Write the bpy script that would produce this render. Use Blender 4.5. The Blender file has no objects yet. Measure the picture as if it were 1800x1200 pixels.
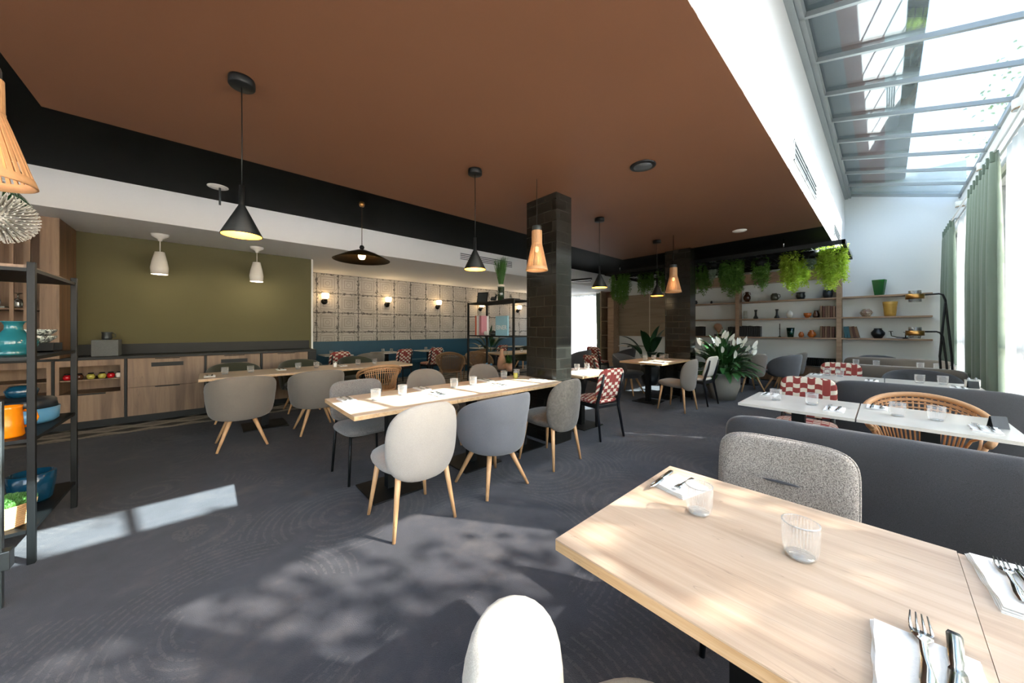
import bpy, bmesh, math, random
from mathutils import Vector, Matrix
random.seed(7)
PI = math.pi
sc = bpy.context.scene
COL = sc.collection
# ------------------------------------------------------------ camera, world, sun, exposure
cam_d = bpy.data.cameras.new('camera'); cam = bpy.data.objects.new('camera', cam_d); COL.objects.link(cam)
cam.location = (0, 0, 1.35); cam.rotation_euler = (PI/2, 0, math.atan(655/590))
cam_d.sensor_width = 36; cam_d.lens = 11.8; cam_d.shift_y = -22/1800; cam_d.clip_start = .02
sc.camera = cam
sc.view_settings.view_transform = 'Standard'; sc.view_settings.look = 'None'
sc.view_settings.gamma = 1; sc.view_settings.use_curve_mapping = False
sc.view_settings.exposure = 1.08
W = bpy.data.worlds.new('sky'); sc.world = W; W.use_nodes = True
wn = W.node_tree.nodes; wl = W.node_tree.links
sk = wn.new('ShaderNodeTexSky'); sk.sky_type = 'NISHITA'; sk.sun_disc = False
sk.sun_elevation = math.radians(37); sk.sun_rotation = math.radians(55); sk.air_density = 1.3; sk.dust_density = 2.0
mxw = wn.new('ShaderNodeMix'); mxw.data_type = 'RGBA'; mxw.inputs[0].default_value = .45; mxw.inputs[7].default_value = (.80, .72, .68, 1)
wl.new(sk.outputs[0], mxw.inputs[6]); wl.new(mxw.outputs[2], wn['Background'].inputs[0]); wn['Background'].inputs[1].default_value = 1.8
sun_d = bpy.data.lights.new('sun', 'SUN'); sun = bpy.data.objects.new('sun', sun_d); COL.objects.link(sun)
sun_d.energy = 32; sun_d.angle = math.radians(.53); sun_d.color = (1, .95, .87)
SD = Vector((1.064, .77, 1)).normalized()
sun.rotation_euler = SD.to_track_quat('Z', 'Y').to_euler(); sun.location = (6, 4, 9)
try:
    sc.cycles.max_bounces = 14; sc.cycles.diffuse_bounces = 6; sc.cycles.transparent_max_bounces = 24
    sc.cycles.caustics_reflective = False; sc.cycles.caustics_refractive = False
    sc.cycles.sample_clamp_indirect = 4
except Exception: pass

# ------------------------------------------------------------ colour and node helpers
def H(s):
    s = s.lstrip('#'); v = [int(s[i:i+2], 16)/255 for i in (0, 2, 4)]
    return tuple((c/12.92 if c <= .04045 else ((c+.055)/1.055)**2.4) for c in v) + (1,)
class N:
    """small node-graph writer"""
    def __init__(s, name):
        s.m = bpy.data.materials.new(name); s.m.use_nodes = True
        s.t = s.m.node_tree; s.n = s.t.nodes; s.b = s.n['Principled BSDF']; s.out = s.n['Material Output']
    def put(s, k, sock, v):
        if isinstance(v, bpy.types.NodeSocket): s.t.links.new(v, k.inputs[sock])
        elif v is not None: k.inputs[sock].default_value = v
    def new(s, t, **kw):
        k = s.n.new(t)
        for a, v in kw.items(): setattr(k, a, v)
        return k
    def co(s, kind='Object'): return s.new('ShaderNodeTexCoord').outputs[kind]
    def xyz(s, v):
        k = s.new('ShaderNodeSeparateXYZ'); s.put(k, 0, v); return k.outputs
    def comb(s, x, y, z=0.0):
        k = s.new('ShaderNodeCombineXYZ'); s.put(k, 0, x); s.put(k, 1, y); s.put(k, 2, z); return k.outputs[0]
    def mp(s, v, scale=(1, 1, 1), rot=(0, 0, 0), loc=(0, 0, 0)):
        k = s.new('ShaderNodeMapping'); s.put(k, 0, v); k.inputs['Scale'].default_value = scale
        k.inputs['Rotation'].default_value = rot; k.inputs['Location'].default_value = loc; return k.outputs[0]
    def noise(s, v=None, scale=5, detail=3, rough=.55, dist=0):
        k = s.new('ShaderNodeTexNoise'); s.put(k, 'Vector', v); k.inputs['Scale'].default_value = scale
        k.inputs['Detail'].default_value = detail; k.inputs['Roughness'].default_value = rough
        k.inputs['Distortion'].default_value = dist; return k.outputs[0]
    def ma(s, op, a, b=None, c=None, clamp=False):
        k = s.new('ShaderNodeMath', operation=op, use_clamp=clamp); s.put(k, 0, a); s.put(k, 1, b)
        if c is not None: s.put(k, 2, c)
        return k.outputs[0]
    def ramp(s, f, stops, interp='LINEAR'):
        k = s.new('ShaderNodeValToRGB'); k.color_ramp.interpolation = interp; s.put(k, 0, f); e = k.color_ramp.elements
        while len(e) < len(stops): e.new(.5)
        for i, (p, c) in enumerate(stops):
            e[i].position = p; e[i].color = c if len(c) == 4 else (*c, 1)
        return k.outputs[0]
    def mix(s, f, a, b, kind='MIX'):
        k = s.new('ShaderNodeMix', data_type='RGBA', blend_type=kind); s.put(k, 0, f)
        s.put(k, 6, a); s.put(k, 7, b); return k.outputs[2]
    def bump(s, h, st=.3, d=.01):
        k = s.new('ShaderNodeBump'); s.put(k, 'Height', h); k.inputs['Strength'].default_value = st
        k.inputs['Distance'].default_value = d; s.t.links.new(k.outputs[0], s.b.inputs['Normal']); return k.outputs[0]
    def fin(s, col=None, rough=None, metal=None, **kw):
        if col is not None: s.put(s.b, 'Base Color', col)
        if rough is not None: s.put(s.b, 'Roughness', rough)
        if metal is not None: s.put(s.b, 'Metallic', metal)
        for k, v in kw.items(): s.put(s.b, k.replace('_', ' '), v)
        return s.m
def plain(name, col, rough=.6, metal=0, var=.06, bscale=40, bst=.05, **kw):
    n = N(name); c = H(col); co = n.co()
    f = n.noise(co, bscale, 3)
    a = tuple(min(1, x*(1-var)) for x in c[:3]) + (1,); b = tuple(min(1, x*(1+var)) for x in c[:3]) + (1,)
    if bst: n.bump(f, bst, .004)
    return n.fin(n.mix(f, a, b), rough, metal, **kw)
def emit(name, col, st):
    n = N(name); return n.fin(H(col), .5, 0, Emission_Color=H(col), Emission_Strength=st)
def fabric(name, c1, c2, scale=350, bst=.35, rough=.95, big=.1):
    n = N(name); co = n.co(); f = n.noise(co, scale, 2, .7); g = n.noise(co, 6, 3)
    col = n.ramp(f, [(.3, H(c1)), (.7, H(c2))])
    col = n.mix(n.ma('MULTIPLY', g, big*2), col, H('#000000'))
    n.bump(f, bst, .003)
    return n.fin(col, rough, 0, Sheen_Weight=.25)
def wood(name, c1, c2, c3, axis='x', scale=1.0, rough=.45, plank=0, knots=True):
    n = N(name); co = n.co()
    st = {'x': (.6, 9, 9), 'y': (9, .6, 9), 'z': (9, 9, .6)}[axis]
    v = n.mp(co, tuple(q*scale for q in st))
    f = n.noise(v, 2.2, 6, .6, .9); g = n.noise(v, 14, 4, .65, .3)
    h = n.noise(n.mp(co, tuple(q*scale*.25 for q in st)), 1.5, 3)
    col = n.ramp(f, [(.28, H(c1)), (.5, H(c2)), (.72, H(c3))])
    col = n.mix(n.ma('MULTIPLY', n.ramp(g, [(.45, (0, 0, 0, 1)), (.75, (1, 1, 1, 1))]), .22), col, H(c1))
    col = n.mix(n.ma('MULTIPLY', n.ramp(h, [(.4, (0, 0, 0, 1)), (.7, (1, 1, 1, 1))]), .35), col, H(c3))
    crack = n.ramp(n.noise(n.mp(co, tuple(q*scale*.5 for q in st)), 3.1, 2, .4, 1.2), [(.497, (0, 0, 0, 1)), (.5, (1, 1, 1, 1)), (.503, (0, 0, 0, 1))])
    col = n.mix(n.ma('MULTIPLY', crack, .35), col, tuple(x*.35 for x in H(c1)[:3]) + (1,))
    n.bump(g, .08, .002)
    return n.fin(col, rough)

M = {}
M['oak_top'] = wood('oak_top', '#a98f78', '#c0a890', '#cdb9a3', 'x', 1, .38)
M['oak_top_y'] = wood('oak_top_y', '#a98f78', '#c0a890', '#cdb9a3', 'y', 1, .38)
M['oak_edge'] = wood('oak_edge', '#a58158', '#c09c72', '#d0b08a', 'x', 2, .5)
M['oak_leg'] = wood('oak_leg', '#b98a5c', '#cf9f6f', '#dcb184', 'z', 1.5, .45)
M['oak_cab'] = wood('oak_cab', '#5b4535', '#7d624c', '#90775f', 'z', .55, .5)
M['oak_dark'] = wood('oak_dark', '#4d3726', '#6b4e38', '#7c5e45', 'z', .6, .5)
M['shelf_wood'] = wood('shelf_wood', '#8b6c55', '#a5866c', '#b5987e', 'x', .8, .5)
M['panel_wood'] = wood('panel_wood', '#85735f', '#98866f', '#a6947d', 'x', .5, .6)
M['stone_top'] = plain('stone_top', '#d5d0c6', .22, 0, .05, 7, .02)
M['black_metal'] = plain('black_metal', '#0b0e0f', .5, 0, .1, 60, .03, Specular_IOR_Level=.25)
M['grey_metal'] = plain('grey_metal', '#4a5052', .4, .7, .1, 60, .03)
M['black_wood'] = plain('black_wood', '#15171b', .35, 0, .15, 30, .05)
M['steel'] = plain('steel', '#c9cdcf', .18, 1, .03, 80, .02)
M['brass'] = plain('brass', '#b98a4e', .3, 1, .08, 80, .03)
M['brass_dark'] = plain('brass_dark', '#55432a', .4, .9, .2, 20, .03)
M['brass_lit'] = plain('brass_lit', '#d9a13c', .45, .5, .08, 80, .03)
M['ceramic_white'] = plain('ceramic_white', '#e6e2da', .25, 0, .03)
M['wall_white'] = plain('wall_white', '#e9e8e6', .75, 0, .015, 30, .03)
M['wall_cool'] = plain('wall_cool', '#eaeded', .75, 0, .015, 30, .03)
M['upstand'] = plain('upstand', '#d6d3d1', .75, 0, .015, 30, .03)
M['soffit_grey'] = plain('soffit_grey', '#b9b6b0', .8, 0, .02, 30, .03)
M['olive'] = plain('olive', '#5a563a', .85, 0, .05, 3, .02)
M['terracotta'] = plain('terracotta', '#634029', .62, 0, .04, 2, .02)
M['black_ceiling'] = plain('black_ceiling', '#070909', .7, 0, .3, 4, .02, Specular_IOR_Level=.06)
M['counter_black'] = plain('counter_black', '#0f1315', .5, 0, .25, 12, .03, Specular_IOR_Level=.3)
M['blue_vinyl'] = plain('blue_vinyl', '#1f4f66', .5, 0, .12, 5, .05)
M['napkin'] = plain('napkin', '#f1efeb', .9, 0, .03, 120, .3)
M['linen_trim'] = plain('linen_trim', '#b7b3aa', .9)
M['greige'] = fabric('greige', '#696157', '#847a6f', 500, .2)
M['beige'] = fabric('beige', '#908880', '#b4aca2', 500, .25)
M['grey_fab'] = fabric('grey_fab', '#55565a', '#74757a', 500, .25)
M['brown_velvet'] = fabric('brown_velvet', '#5a534a', '#776f64', 40, .1, .8, .35)
M['charcoal'] = fabric('charcoal', '#3c3d40', '#55565a', 420, .3)
M['olive_fab'] = fabric('olive_fab', '#2e2f22', '#424331', 420, .2)
M['cream_fab'] = fabric('cream_fab', '#c7c0b0', '#e6e0d3', 420, .4)
M['boucle'] = fabric('boucle', '#4b4541', '#c2b9af', 230, 1.0, 1, .08)
M['boucle_dark'] = fabric('boucle_dark', '#383532', '#8d8884', 230, 1.0, 1, .08)
M['green_curtain'] = fabric('green_curtain', '#68776a', '#7f8e7f', 600, .15, .95, .05)
M['dark_teal'] = plain('dark_teal', '#10211f', .6, 0, .2, 8)
M['rattan'] = plain('rattan', '#c49468', .5, 0, .15, 60, .2)
M['rattan_brown'] = plain('rattan_brown', '#7d5e40', .6, 0, .25, 60, .3)
M['leaf'] = plain('leaf', '#3d6a28', .5, 0, .35, 6, .1)
M['leaf_bright'] = plain('leaf_bright', '#8fb634', .5, 0, .3, 6, .1)
M['leaf_dark'] = plain('leaf_dark', '#1c4024', .35, 0, .3, 6, .1)
M['leaf_grey'] = plain('leaf_grey', '#8f9c8a', .6, 0, .2, 6, .1)
M['lily_leaf'] = plain('lily_leaf', '#2f5a2c', .35, 0, .3, 6, .1)
M['lily_white'] = plain('lily_white', '#f4f3e6', .5, 0, .03)
M['pot_stone'] = plain('pot_stone', '#b5b1a6', .8, 0, .1, 60, .2)
M['soil'] = plain('soil', '#33261b', .95, 0, .4, 60, .5)
M['granite'] = plain('granite', '#55595a', .6, 0, .8, 260, .2)
M['bark'] = plain('bark', '#4a3b2d', .95, 0, .3, 20, .6)
M['joint'] = plain('joint', '#9aa3a8', .8)
M['book_black'] = plain('book_black', '#161b20', .4, 0, .2)
M['book_tan'] = plain('book_tan', '#7d5f47', .6, 0, .2)
M['book_red'] = plain('book_red', '#5a3426', .6, 0, .2)
M['book_teal'] = plain('book_teal', '#31606a', .6, 0, .2)
M['paper'] = plain('paper', '#d8ccb6', .9)
M['orange_glaze'] = plain('orange_glaze', '#b8632a', .25, 0, .2, 12)
M['brown_glaze'] = plain('brown_glaze', '#4a2c20', .2, 0, .4, 12)
M['green_brown'] = plain('green_brown', '#4c4a3a', .5, 0, .3, 12)
M['black_glaze'] = plain('black_glaze', '#22272a', .35, 0, .2, 12)
M['turquoise'] = plain('turquoise', '#215f67', .12, 0, .12, 6)
M['mug_orange'] = plain('mug_orange', '#dd7d0c', .2, 0, .08, 10)
M['blue_glaze'] = plain('blue_glaze', '#0c3347', .15, 0, .4, 10)
M['light_blue'] = plain('light_blue', '#4a7c9c', .3, 0, .06)
M['terra_clay'] = plain('terra_clay', '#b08468', .8, 0, .15, 20)
M['yellow_rib'] = plain('yellow_rib', '#c89b45', .5, 0, .15, 20)
M['basket'] = plain('basket', '#c39a6a', .7, 0, .2, 60, .3)
M['white_ornament'] = plain('white_ornament', '#c9c6bf', .5, 0, .35, 60, .2)
M['lampwarm'] = emit('lampwarm', '#ffd9a0', 5)
M['lampwhite'] = emit('lampwhite', '#fff1dc', 6)
M['bulbdim'] = emit('bulbdim', '#ffca8a', 2.2)
M['coneglow'] = emit('coneglow', '#ffb23a', 1.6)
M['red_flame'] = plain('red_glass', '#b0121c', .15, 0, .1)
M['jar_gold'] = plain('jar_gold', '#a8a04a', .15, 0, .1)
M['frame_alu'] = plain('frame_alu', '#969b9c', .4, .4, .06)
M['rail_white'] = plain('rail_white', '#dfe1e0', .5)
M['grille'] = plain('grille', '#3b3f42', .6)
M['outside_wall'] = plain('outside_wall', '#e2ded6', .8)
M['brickred'] = plain('brickred', '#d08a74', .85)
M['outside_grey'] = plain('outside_grey', '#b5b9b8', .85)

def thin(name, tint, gloss=.12, rough=.02, density=.0, col='#ffffff', bumpy=False):
    """clear pane or vessel: transparent with a fresnel reflection, optional whitish body"""
    n = N(name); n.n.remove(n.b)
    tr = n.new('ShaderNodeBsdfTransparent'); tr.inputs[0].default_value = H(tint)
    gl = n.new('ShaderNodeBsdfGlossy'); gl.inputs['Roughness'].default_value = rough
    fr = n.new('ShaderNodeLayerWeight'); fr.inputs[0].default_value = .25
    fac = n.ma('ADD', n.ma('MULTIPLY', fr.outputs[0], .35 if bumpy else .7), gloss, clamp=True)
    mx = n.new('ShaderNodeMixShader'); n.put(mx, 0, fac)
    n.t.links.new(tr.outputs[0], mx.inputs[1]); n.t.links.new(gl.outputs[0], mx.inputs[2]); last = mx
    if bumpy:
        v = n.xyz(n.co()); ang = n.ma('ARCTAN2', v[1], v[0])
        w = n.ma('SINE', n.ma('MULTIPLY', ang, 34)); bp = n.new('ShaderNodeBump')
        bp.inputs['Strength'].default_value = .8; bp.inputs['Distance'].default_value = .002
        n.put(bp, 'Height', w); n.t.links.new(bp.outputs[0], gl.inputs['Normal'])
    if density:
        df = n.new('ShaderNodeBsdfDiffuse'); df.inputs[0].default_value = H(col)
        tl = n.new('ShaderNodeBsdfTranslucent'); tl.inputs[0].default_value = H(col)
        a = n.new('ShaderNodeAddShader'); ms = n.new('ShaderNodeMixShader'); ms.inputs[0].default_value = .5
        n.t.links.new(df.outputs[0], ms.inputs[1]); n.t.links.new(tl.outputs[0], ms.inputs[2])
        m2 = n.new('ShaderNodeMixShader')
        d = density
        if bumpy: d = n.ma('MULTIPLY_ADD', w, density*.85, density)  # bright glints on the clear ribs put in as white stripes
        n.put(m2, 0, d); n.t.links.new(last.outputs[0], m2.inputs[1]); n.t.links.new(ms.outputs[0], m2.inputs[2]); last = m2
    n.t.links.new(last.outputs[0], n.out.inputs[0]); return n.m
M['skyglass'] = thin('skyglass', '#dfe9ee', .1, .01)
M['window_glass'] = thin('window_glass', '#f5f4f4', .05, .01)
M['tumbler'] = thin('tumbler', '#fefefe', .015, .03, .085, '#ffffff', True)
M['glass_rim'] = thin('glass_rim', '#f8fbfb', .2, .05, .22, '#ffffff')
M['goblet'] = thin('goblet', '#dfe6e6', .25, .03, .05)
M['green_glass'] = thin('green_glass', '#3fc06a', .1, .05, .45, '#2f9a55')
M['dark_green_glass'] = thin('dark_green_glass', '#1f7a55', .12, .05, .4, '#12624a')
M['vase_glass'] = thin('vase_glass', '#b9d8b0', .15, .03, .1, '#cfe0c8')
M['head_glass'] = thin('head_glass', '#eceae4', .06, .03, .12, '#e9e4da')
def sheer():
    n = N('sheer_fabric'); n.n.remove(n.b)
    tr = n.new('ShaderNodeBsdfTransparent'); tr.inputs[0].default_value = (1, 1, 1, 1)
    tl = n.new('ShaderNodeBsdfTranslucent'); tl.inputs[0].default_value = H('#b4bfc7')
    df = n.new('ShaderNodeBsdfDiffuse'); df.inputs[0].default_value = H('#cdd4d9')
    f = n.noise(n.mp(n.co(), (40, 40, 2)), 20, 2)
    a = n.new('ShaderNodeMixShader'); a.inputs[0].default_value = .4
    n.t.links.new(tl.outputs[0], a.inputs[1]); n.t.links.new(df.outputs[0], a.inputs[2])
    b = n.new('ShaderNodeMixShader'); n.put(b, 0, n.ma('MULTIPLY_ADD', f, .08, .84))
    n.t.links.new(tr.outputs[0], b.inputs[1]); n.t.links.new(a.outputs[0], b.inputs[2])
    n.t.links.new(b.outputs[0], n.out.inputs[0]); return n.m
M['sheer'] = sheer()
def leafmat(name, c1, c2, tl=.35):
    n = N(name); co = n.co(); f = n.noise(co, 9, 3)
    col = n.mix(f, H(c1), H(c2)); n.put(n.b, 'Base Color', col); n.put(n.b, 'Roughness', .5)
    t = n.new('ShaderNodeBsdfTranslucent'); n.put(t, 0, col)
    m = n.new('ShaderNodeMixShader'); m.inputs[0].default_value = tl
    n.t.links.new(n.b.outputs[0], m.inputs[1]); n.t.links.new(t.outputs[0], m.inputs[2])
    n.t.links.new(m.outputs[0], n.out.inputs[0]); return n.m
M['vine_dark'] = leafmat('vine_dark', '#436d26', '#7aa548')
M['vine_bright'] = leafmat('vine_bright', '#9dc02f', '#dcea6e', .5)  # sunlight on the leaves put into their colour, brighter than the other vines
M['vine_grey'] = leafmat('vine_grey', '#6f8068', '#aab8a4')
M['tree_leaf'] = leafmat('tree_leaf', '#4a6233', '#7b8f55')

def carpet():
    n = N('carpet'); co = n.co()
    big = n.noise(co, 1.3, 4, .6); fine = n.noise(co, 260, 2, .8); mid = n.noise(n.mp(co, (1, 1, 1), (0, 0, .5)), 7, 4, .65)
    vo = n.new('ShaderNodeTexVoronoi'); n.put(vo, 'Vector', n.mp(co, (.85, .85, .85))); vo.inputs['Scale'].default_value = 1
    d = vo.outputs['Distance']
    ring = n.ma('SINE', n.ma('MULTIPLY', d, 190))
    dots = n.ma('GREATER_THAN', n.noise(co, 60, 1), .47)
    msk = n.ma('GREATER_THAN', n.noise(n.mp(co, (1, 1, 1), (0, 0, 0), (4, 2, 0)), 1.1, 2), .5)
    rings = n.ma('MULTIPLY', n.ma('MULTIPLY', n.ma('GREATER_THAN', ring, .45), dots), msk)
    base = n.ramp(n.ma('MULTIPLY_ADD', mid, .45, n.ma('MULTIPLY', big, .6)), [(.38, H('#23262e')), (.55, H('#33343d')), (.72, H('#4f4b4b'))])
    base = n.mix(n.ma('MULTIPLY', rings, .19), base, H('#77726b'))
    base = n.mix(n.ma('MULTIPLY', fine, .55), base, H('#25282e'))
    n.bump(fine, .9, .006)
    return n.fin(base, .98, 0, Sheen_Weight=.1)
M['carpet'] = carpet()
def tinwall():
    n = N('pressed_tin'); v = n.xyz(n.co()); S = .5
    y = n.ma('FRACT', n.ma('DIVIDE', n.ma('ADD', v[1], .0), S)); z = n.ma('FRACT', n.ma('DIVIDE', n.ma('ADD', v[2], .23), S))
    ay = n.ma('ABSOLUTE', n.ma('SUBTRACT', y, .5)); az = n.ma('ABSOLUTE', n.ma('SUBTRACT', z, .5))
    sq = n.ma('MAXIMUM', ay, az)
    r = n.ma('SQRT', n.ma('ADD', n.ma('MULTIPLY', ay, ay), n.ma('MULTIPLY', az, az)))
    w = n.noise(n.co(), 3, 2)
    def line(d, at, wd): return n.ma('LESS_THAN', n.ma('ABSOLUTE', n.ma('SUBTRACT', d, at)), wd)
    rings = n.ma('ADD', line(r, .1, .014), n.ma('ADD', line(sq, .2, .016), n.ma('ADD', line(sq, .32, .018), line(r, .5, .014))))
    edge = n.ma('GREATER_THAN', sq, .485)
    nz = n.noise(n.co(), 22, 4, .7); nb = n.noise(n.co(), 5, 3, .7)
    rust = n.ma('GREATER_THAN', n.ma('ADD', n.ma('MULTIPLY', n.ma('SUBTRACT', sq, .5), 1.6), n.ma('MULTIPLY_ADD', nb, .35, nz)), .66)
    rust2 = n.ma('MULTIPLY', rust, n.ma('GREATER_THAN', sq, .34))
    base = n.mix(w, H('#a09a92'), H('#cfc9c2'))
    base = n.mix(n.ma('MULTIPLY', rings, .55), base, H('#7d756e'))
    base = n.mix(n.ma('MAXIMUM', n.ma('MULTIPLY', edge, .85), n.ma('MULTIPLY', rust2, .85)), base, H('#2c2a2c'))
    n.bump(n.ma('SUBTRACT', n.ma('MULTIPLY', rings, -1), edge), .5, .01)
    return n.fin(base, .6)
M['tin'] = tinwall()
def blacktile():
    n = N('black_glazed_tile'); co = n.co(); v = n.xyz(co)
    hor = n.ma('ADD', v[0], v[1])
    b = n.new('ShaderNodeTexBrick'); n.put(b, 'Vector', n.comb(hor, v[2])); b.offset = .5
    b.inputs['Scale'].default_value = 1; b.inputs['Brick Width'].default_value = .25; b.inputs['Row Height'].default_value = .125
    b.inputs['Mortar Size'].default_value = .004; b.inputs['Color1'].default_value = H('#191815'); b.inputs['Color2'].default_value = H('#22211d'); b.inputs['Mortar'].default_value = H('#292823')
    nz = n.noise(co, 12, 3)
    n.bump(n.ma('MULTIPLY_ADD', nz, .35, n.ma('MULTIPLY', b.outputs['Fac'], -.7)), .25, .005)
    return n.fin(b.outputs['Color'], .16)
M['black_tile'] = blacktile()
def cementtile():
    n = N('patterned_tile'); v = n.xyz(n.co()); S = .4
    x = n.ma('FRACT', n.ma('DIVIDE', v[0], S)); y = n.ma('FRACT', n.ma('DIVIDE', v[1], S))
    ax = n.ma('ABSOLUTE', n.ma('SUBTRACT', x, .5)); ay = n.ma('ABSOLUTE', n.ma('SUBTRACT', y, .5))
    dia = n.ma('ADD', n.ma('MULTIPLY', ax, 2), n.ma('MULTIPLY', ay, 1))
    stripes = n.ma('GREATER_THAN', n.ma('SINE', n.ma('MULTIPLY', n.ma('SUBTRACT', v[1], v[0]), 130)), .1)
    inside = n.ma('LESS_THAN', dia, .42); rim = n.ma('GREATER_THAN', dia, .95)
    base = n.mix(n.ma('MULTIPLY', stripes, inside), H('#8f8b80'), H('#1d1e1d'))
    base = n.mix(rim, base, H('#1b1c1b'))
    return n.fin(base, .5)
M['patterned_tile'] = cementtile()
def redblocks():
    n = N('red_block_weave'); v = n.xyz(n.co())
    wob = n.ma('MULTIPLY', n.ma('SINE', n.ma('MULTIPLY', v[1], 60)), .004)
    b = n.new('ShaderNodeTexBrick'); n.put(b, 'Vector', n.comb(n.ma('ADD', n.ma('ADD', v[2], v[0]), wob), v[1])); b.offset = .5; b.offset_frequency = 2
    b.inputs['Scale'].default_value = 1; b.inputs['Brick Width'].default_value = .062; b.inputs['Row Height'].default_value = .055
    b.inputs['Mortar Size'].default_value = .0
    # half red, half cream, in staggered blocks
    zz = n.ma('FRACT', n.ma('ADD', n.ma('DIVIDE', n.ma('ADD', n.ma('ADD', v[2], v[0]), wob), .062), n.ma('MULTIPLY', n.ma('FLOOR', n.ma('DIVIDE', v[1], .055)), .5)))
    wn_ = n.new('ShaderNodeTexWhiteNoise'); wn_.noise_dimensions = '2D'
    n.put(wn_, 'Vector', n.comb(n.ma('FLOOR', n.ma('ADD', n.ma('DIVIDE', n.ma('ADD', n.ma('ADD', v[2], v[0]), wob), .062), n.ma('MULTIPLY', n.ma('FLOOR', n.ma('DIVIDE', v[1], .055)), .5))), n.ma('FLOOR', n.ma('DIVIDE', v[1], .055))))
    cream = n.ma('MULTIPLY', n.ma('GREATER_THAN', zz, .56), n.ma('GREATER_THAN', wn_.outputs[0], .12))
    col = n.mix(cream, H('#8c3a34'), H('#ddd3bf'))
    yy = n.ma('FRACT', n.ma('DIVIDE', v[1], .055)); ln = n.ma('LESS_THAN', n.ma('ABSOLUTE', n.ma('SUBTRACT', yy, .5)), .46)
    col = n.mix(n.ma('SUBTRACT', 1, ln), col, H('#a8574d'))
    n.bump(n.noise(n.co(), 300, 2), .3, .002)
    return n.fin(col, .9)
M['red_blocks'] = redblocks()
def marbled(name, a, b, sc_=30):
    n = N(name); f = n.noise(n.co(), sc_, 4, .7, 1.5)
    return n.fin(n.ramp(f, [(.46, H(a)), (.54, H(b))]), .3)
M['marbled_bowl'] = marbled('marbled_bowl', '#14181a', '#b9c2bd', 40)
M['vase_pattern'] = marbled('vase_pattern', '#7a5a4a', '#cfc0aa', 24)
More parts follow.
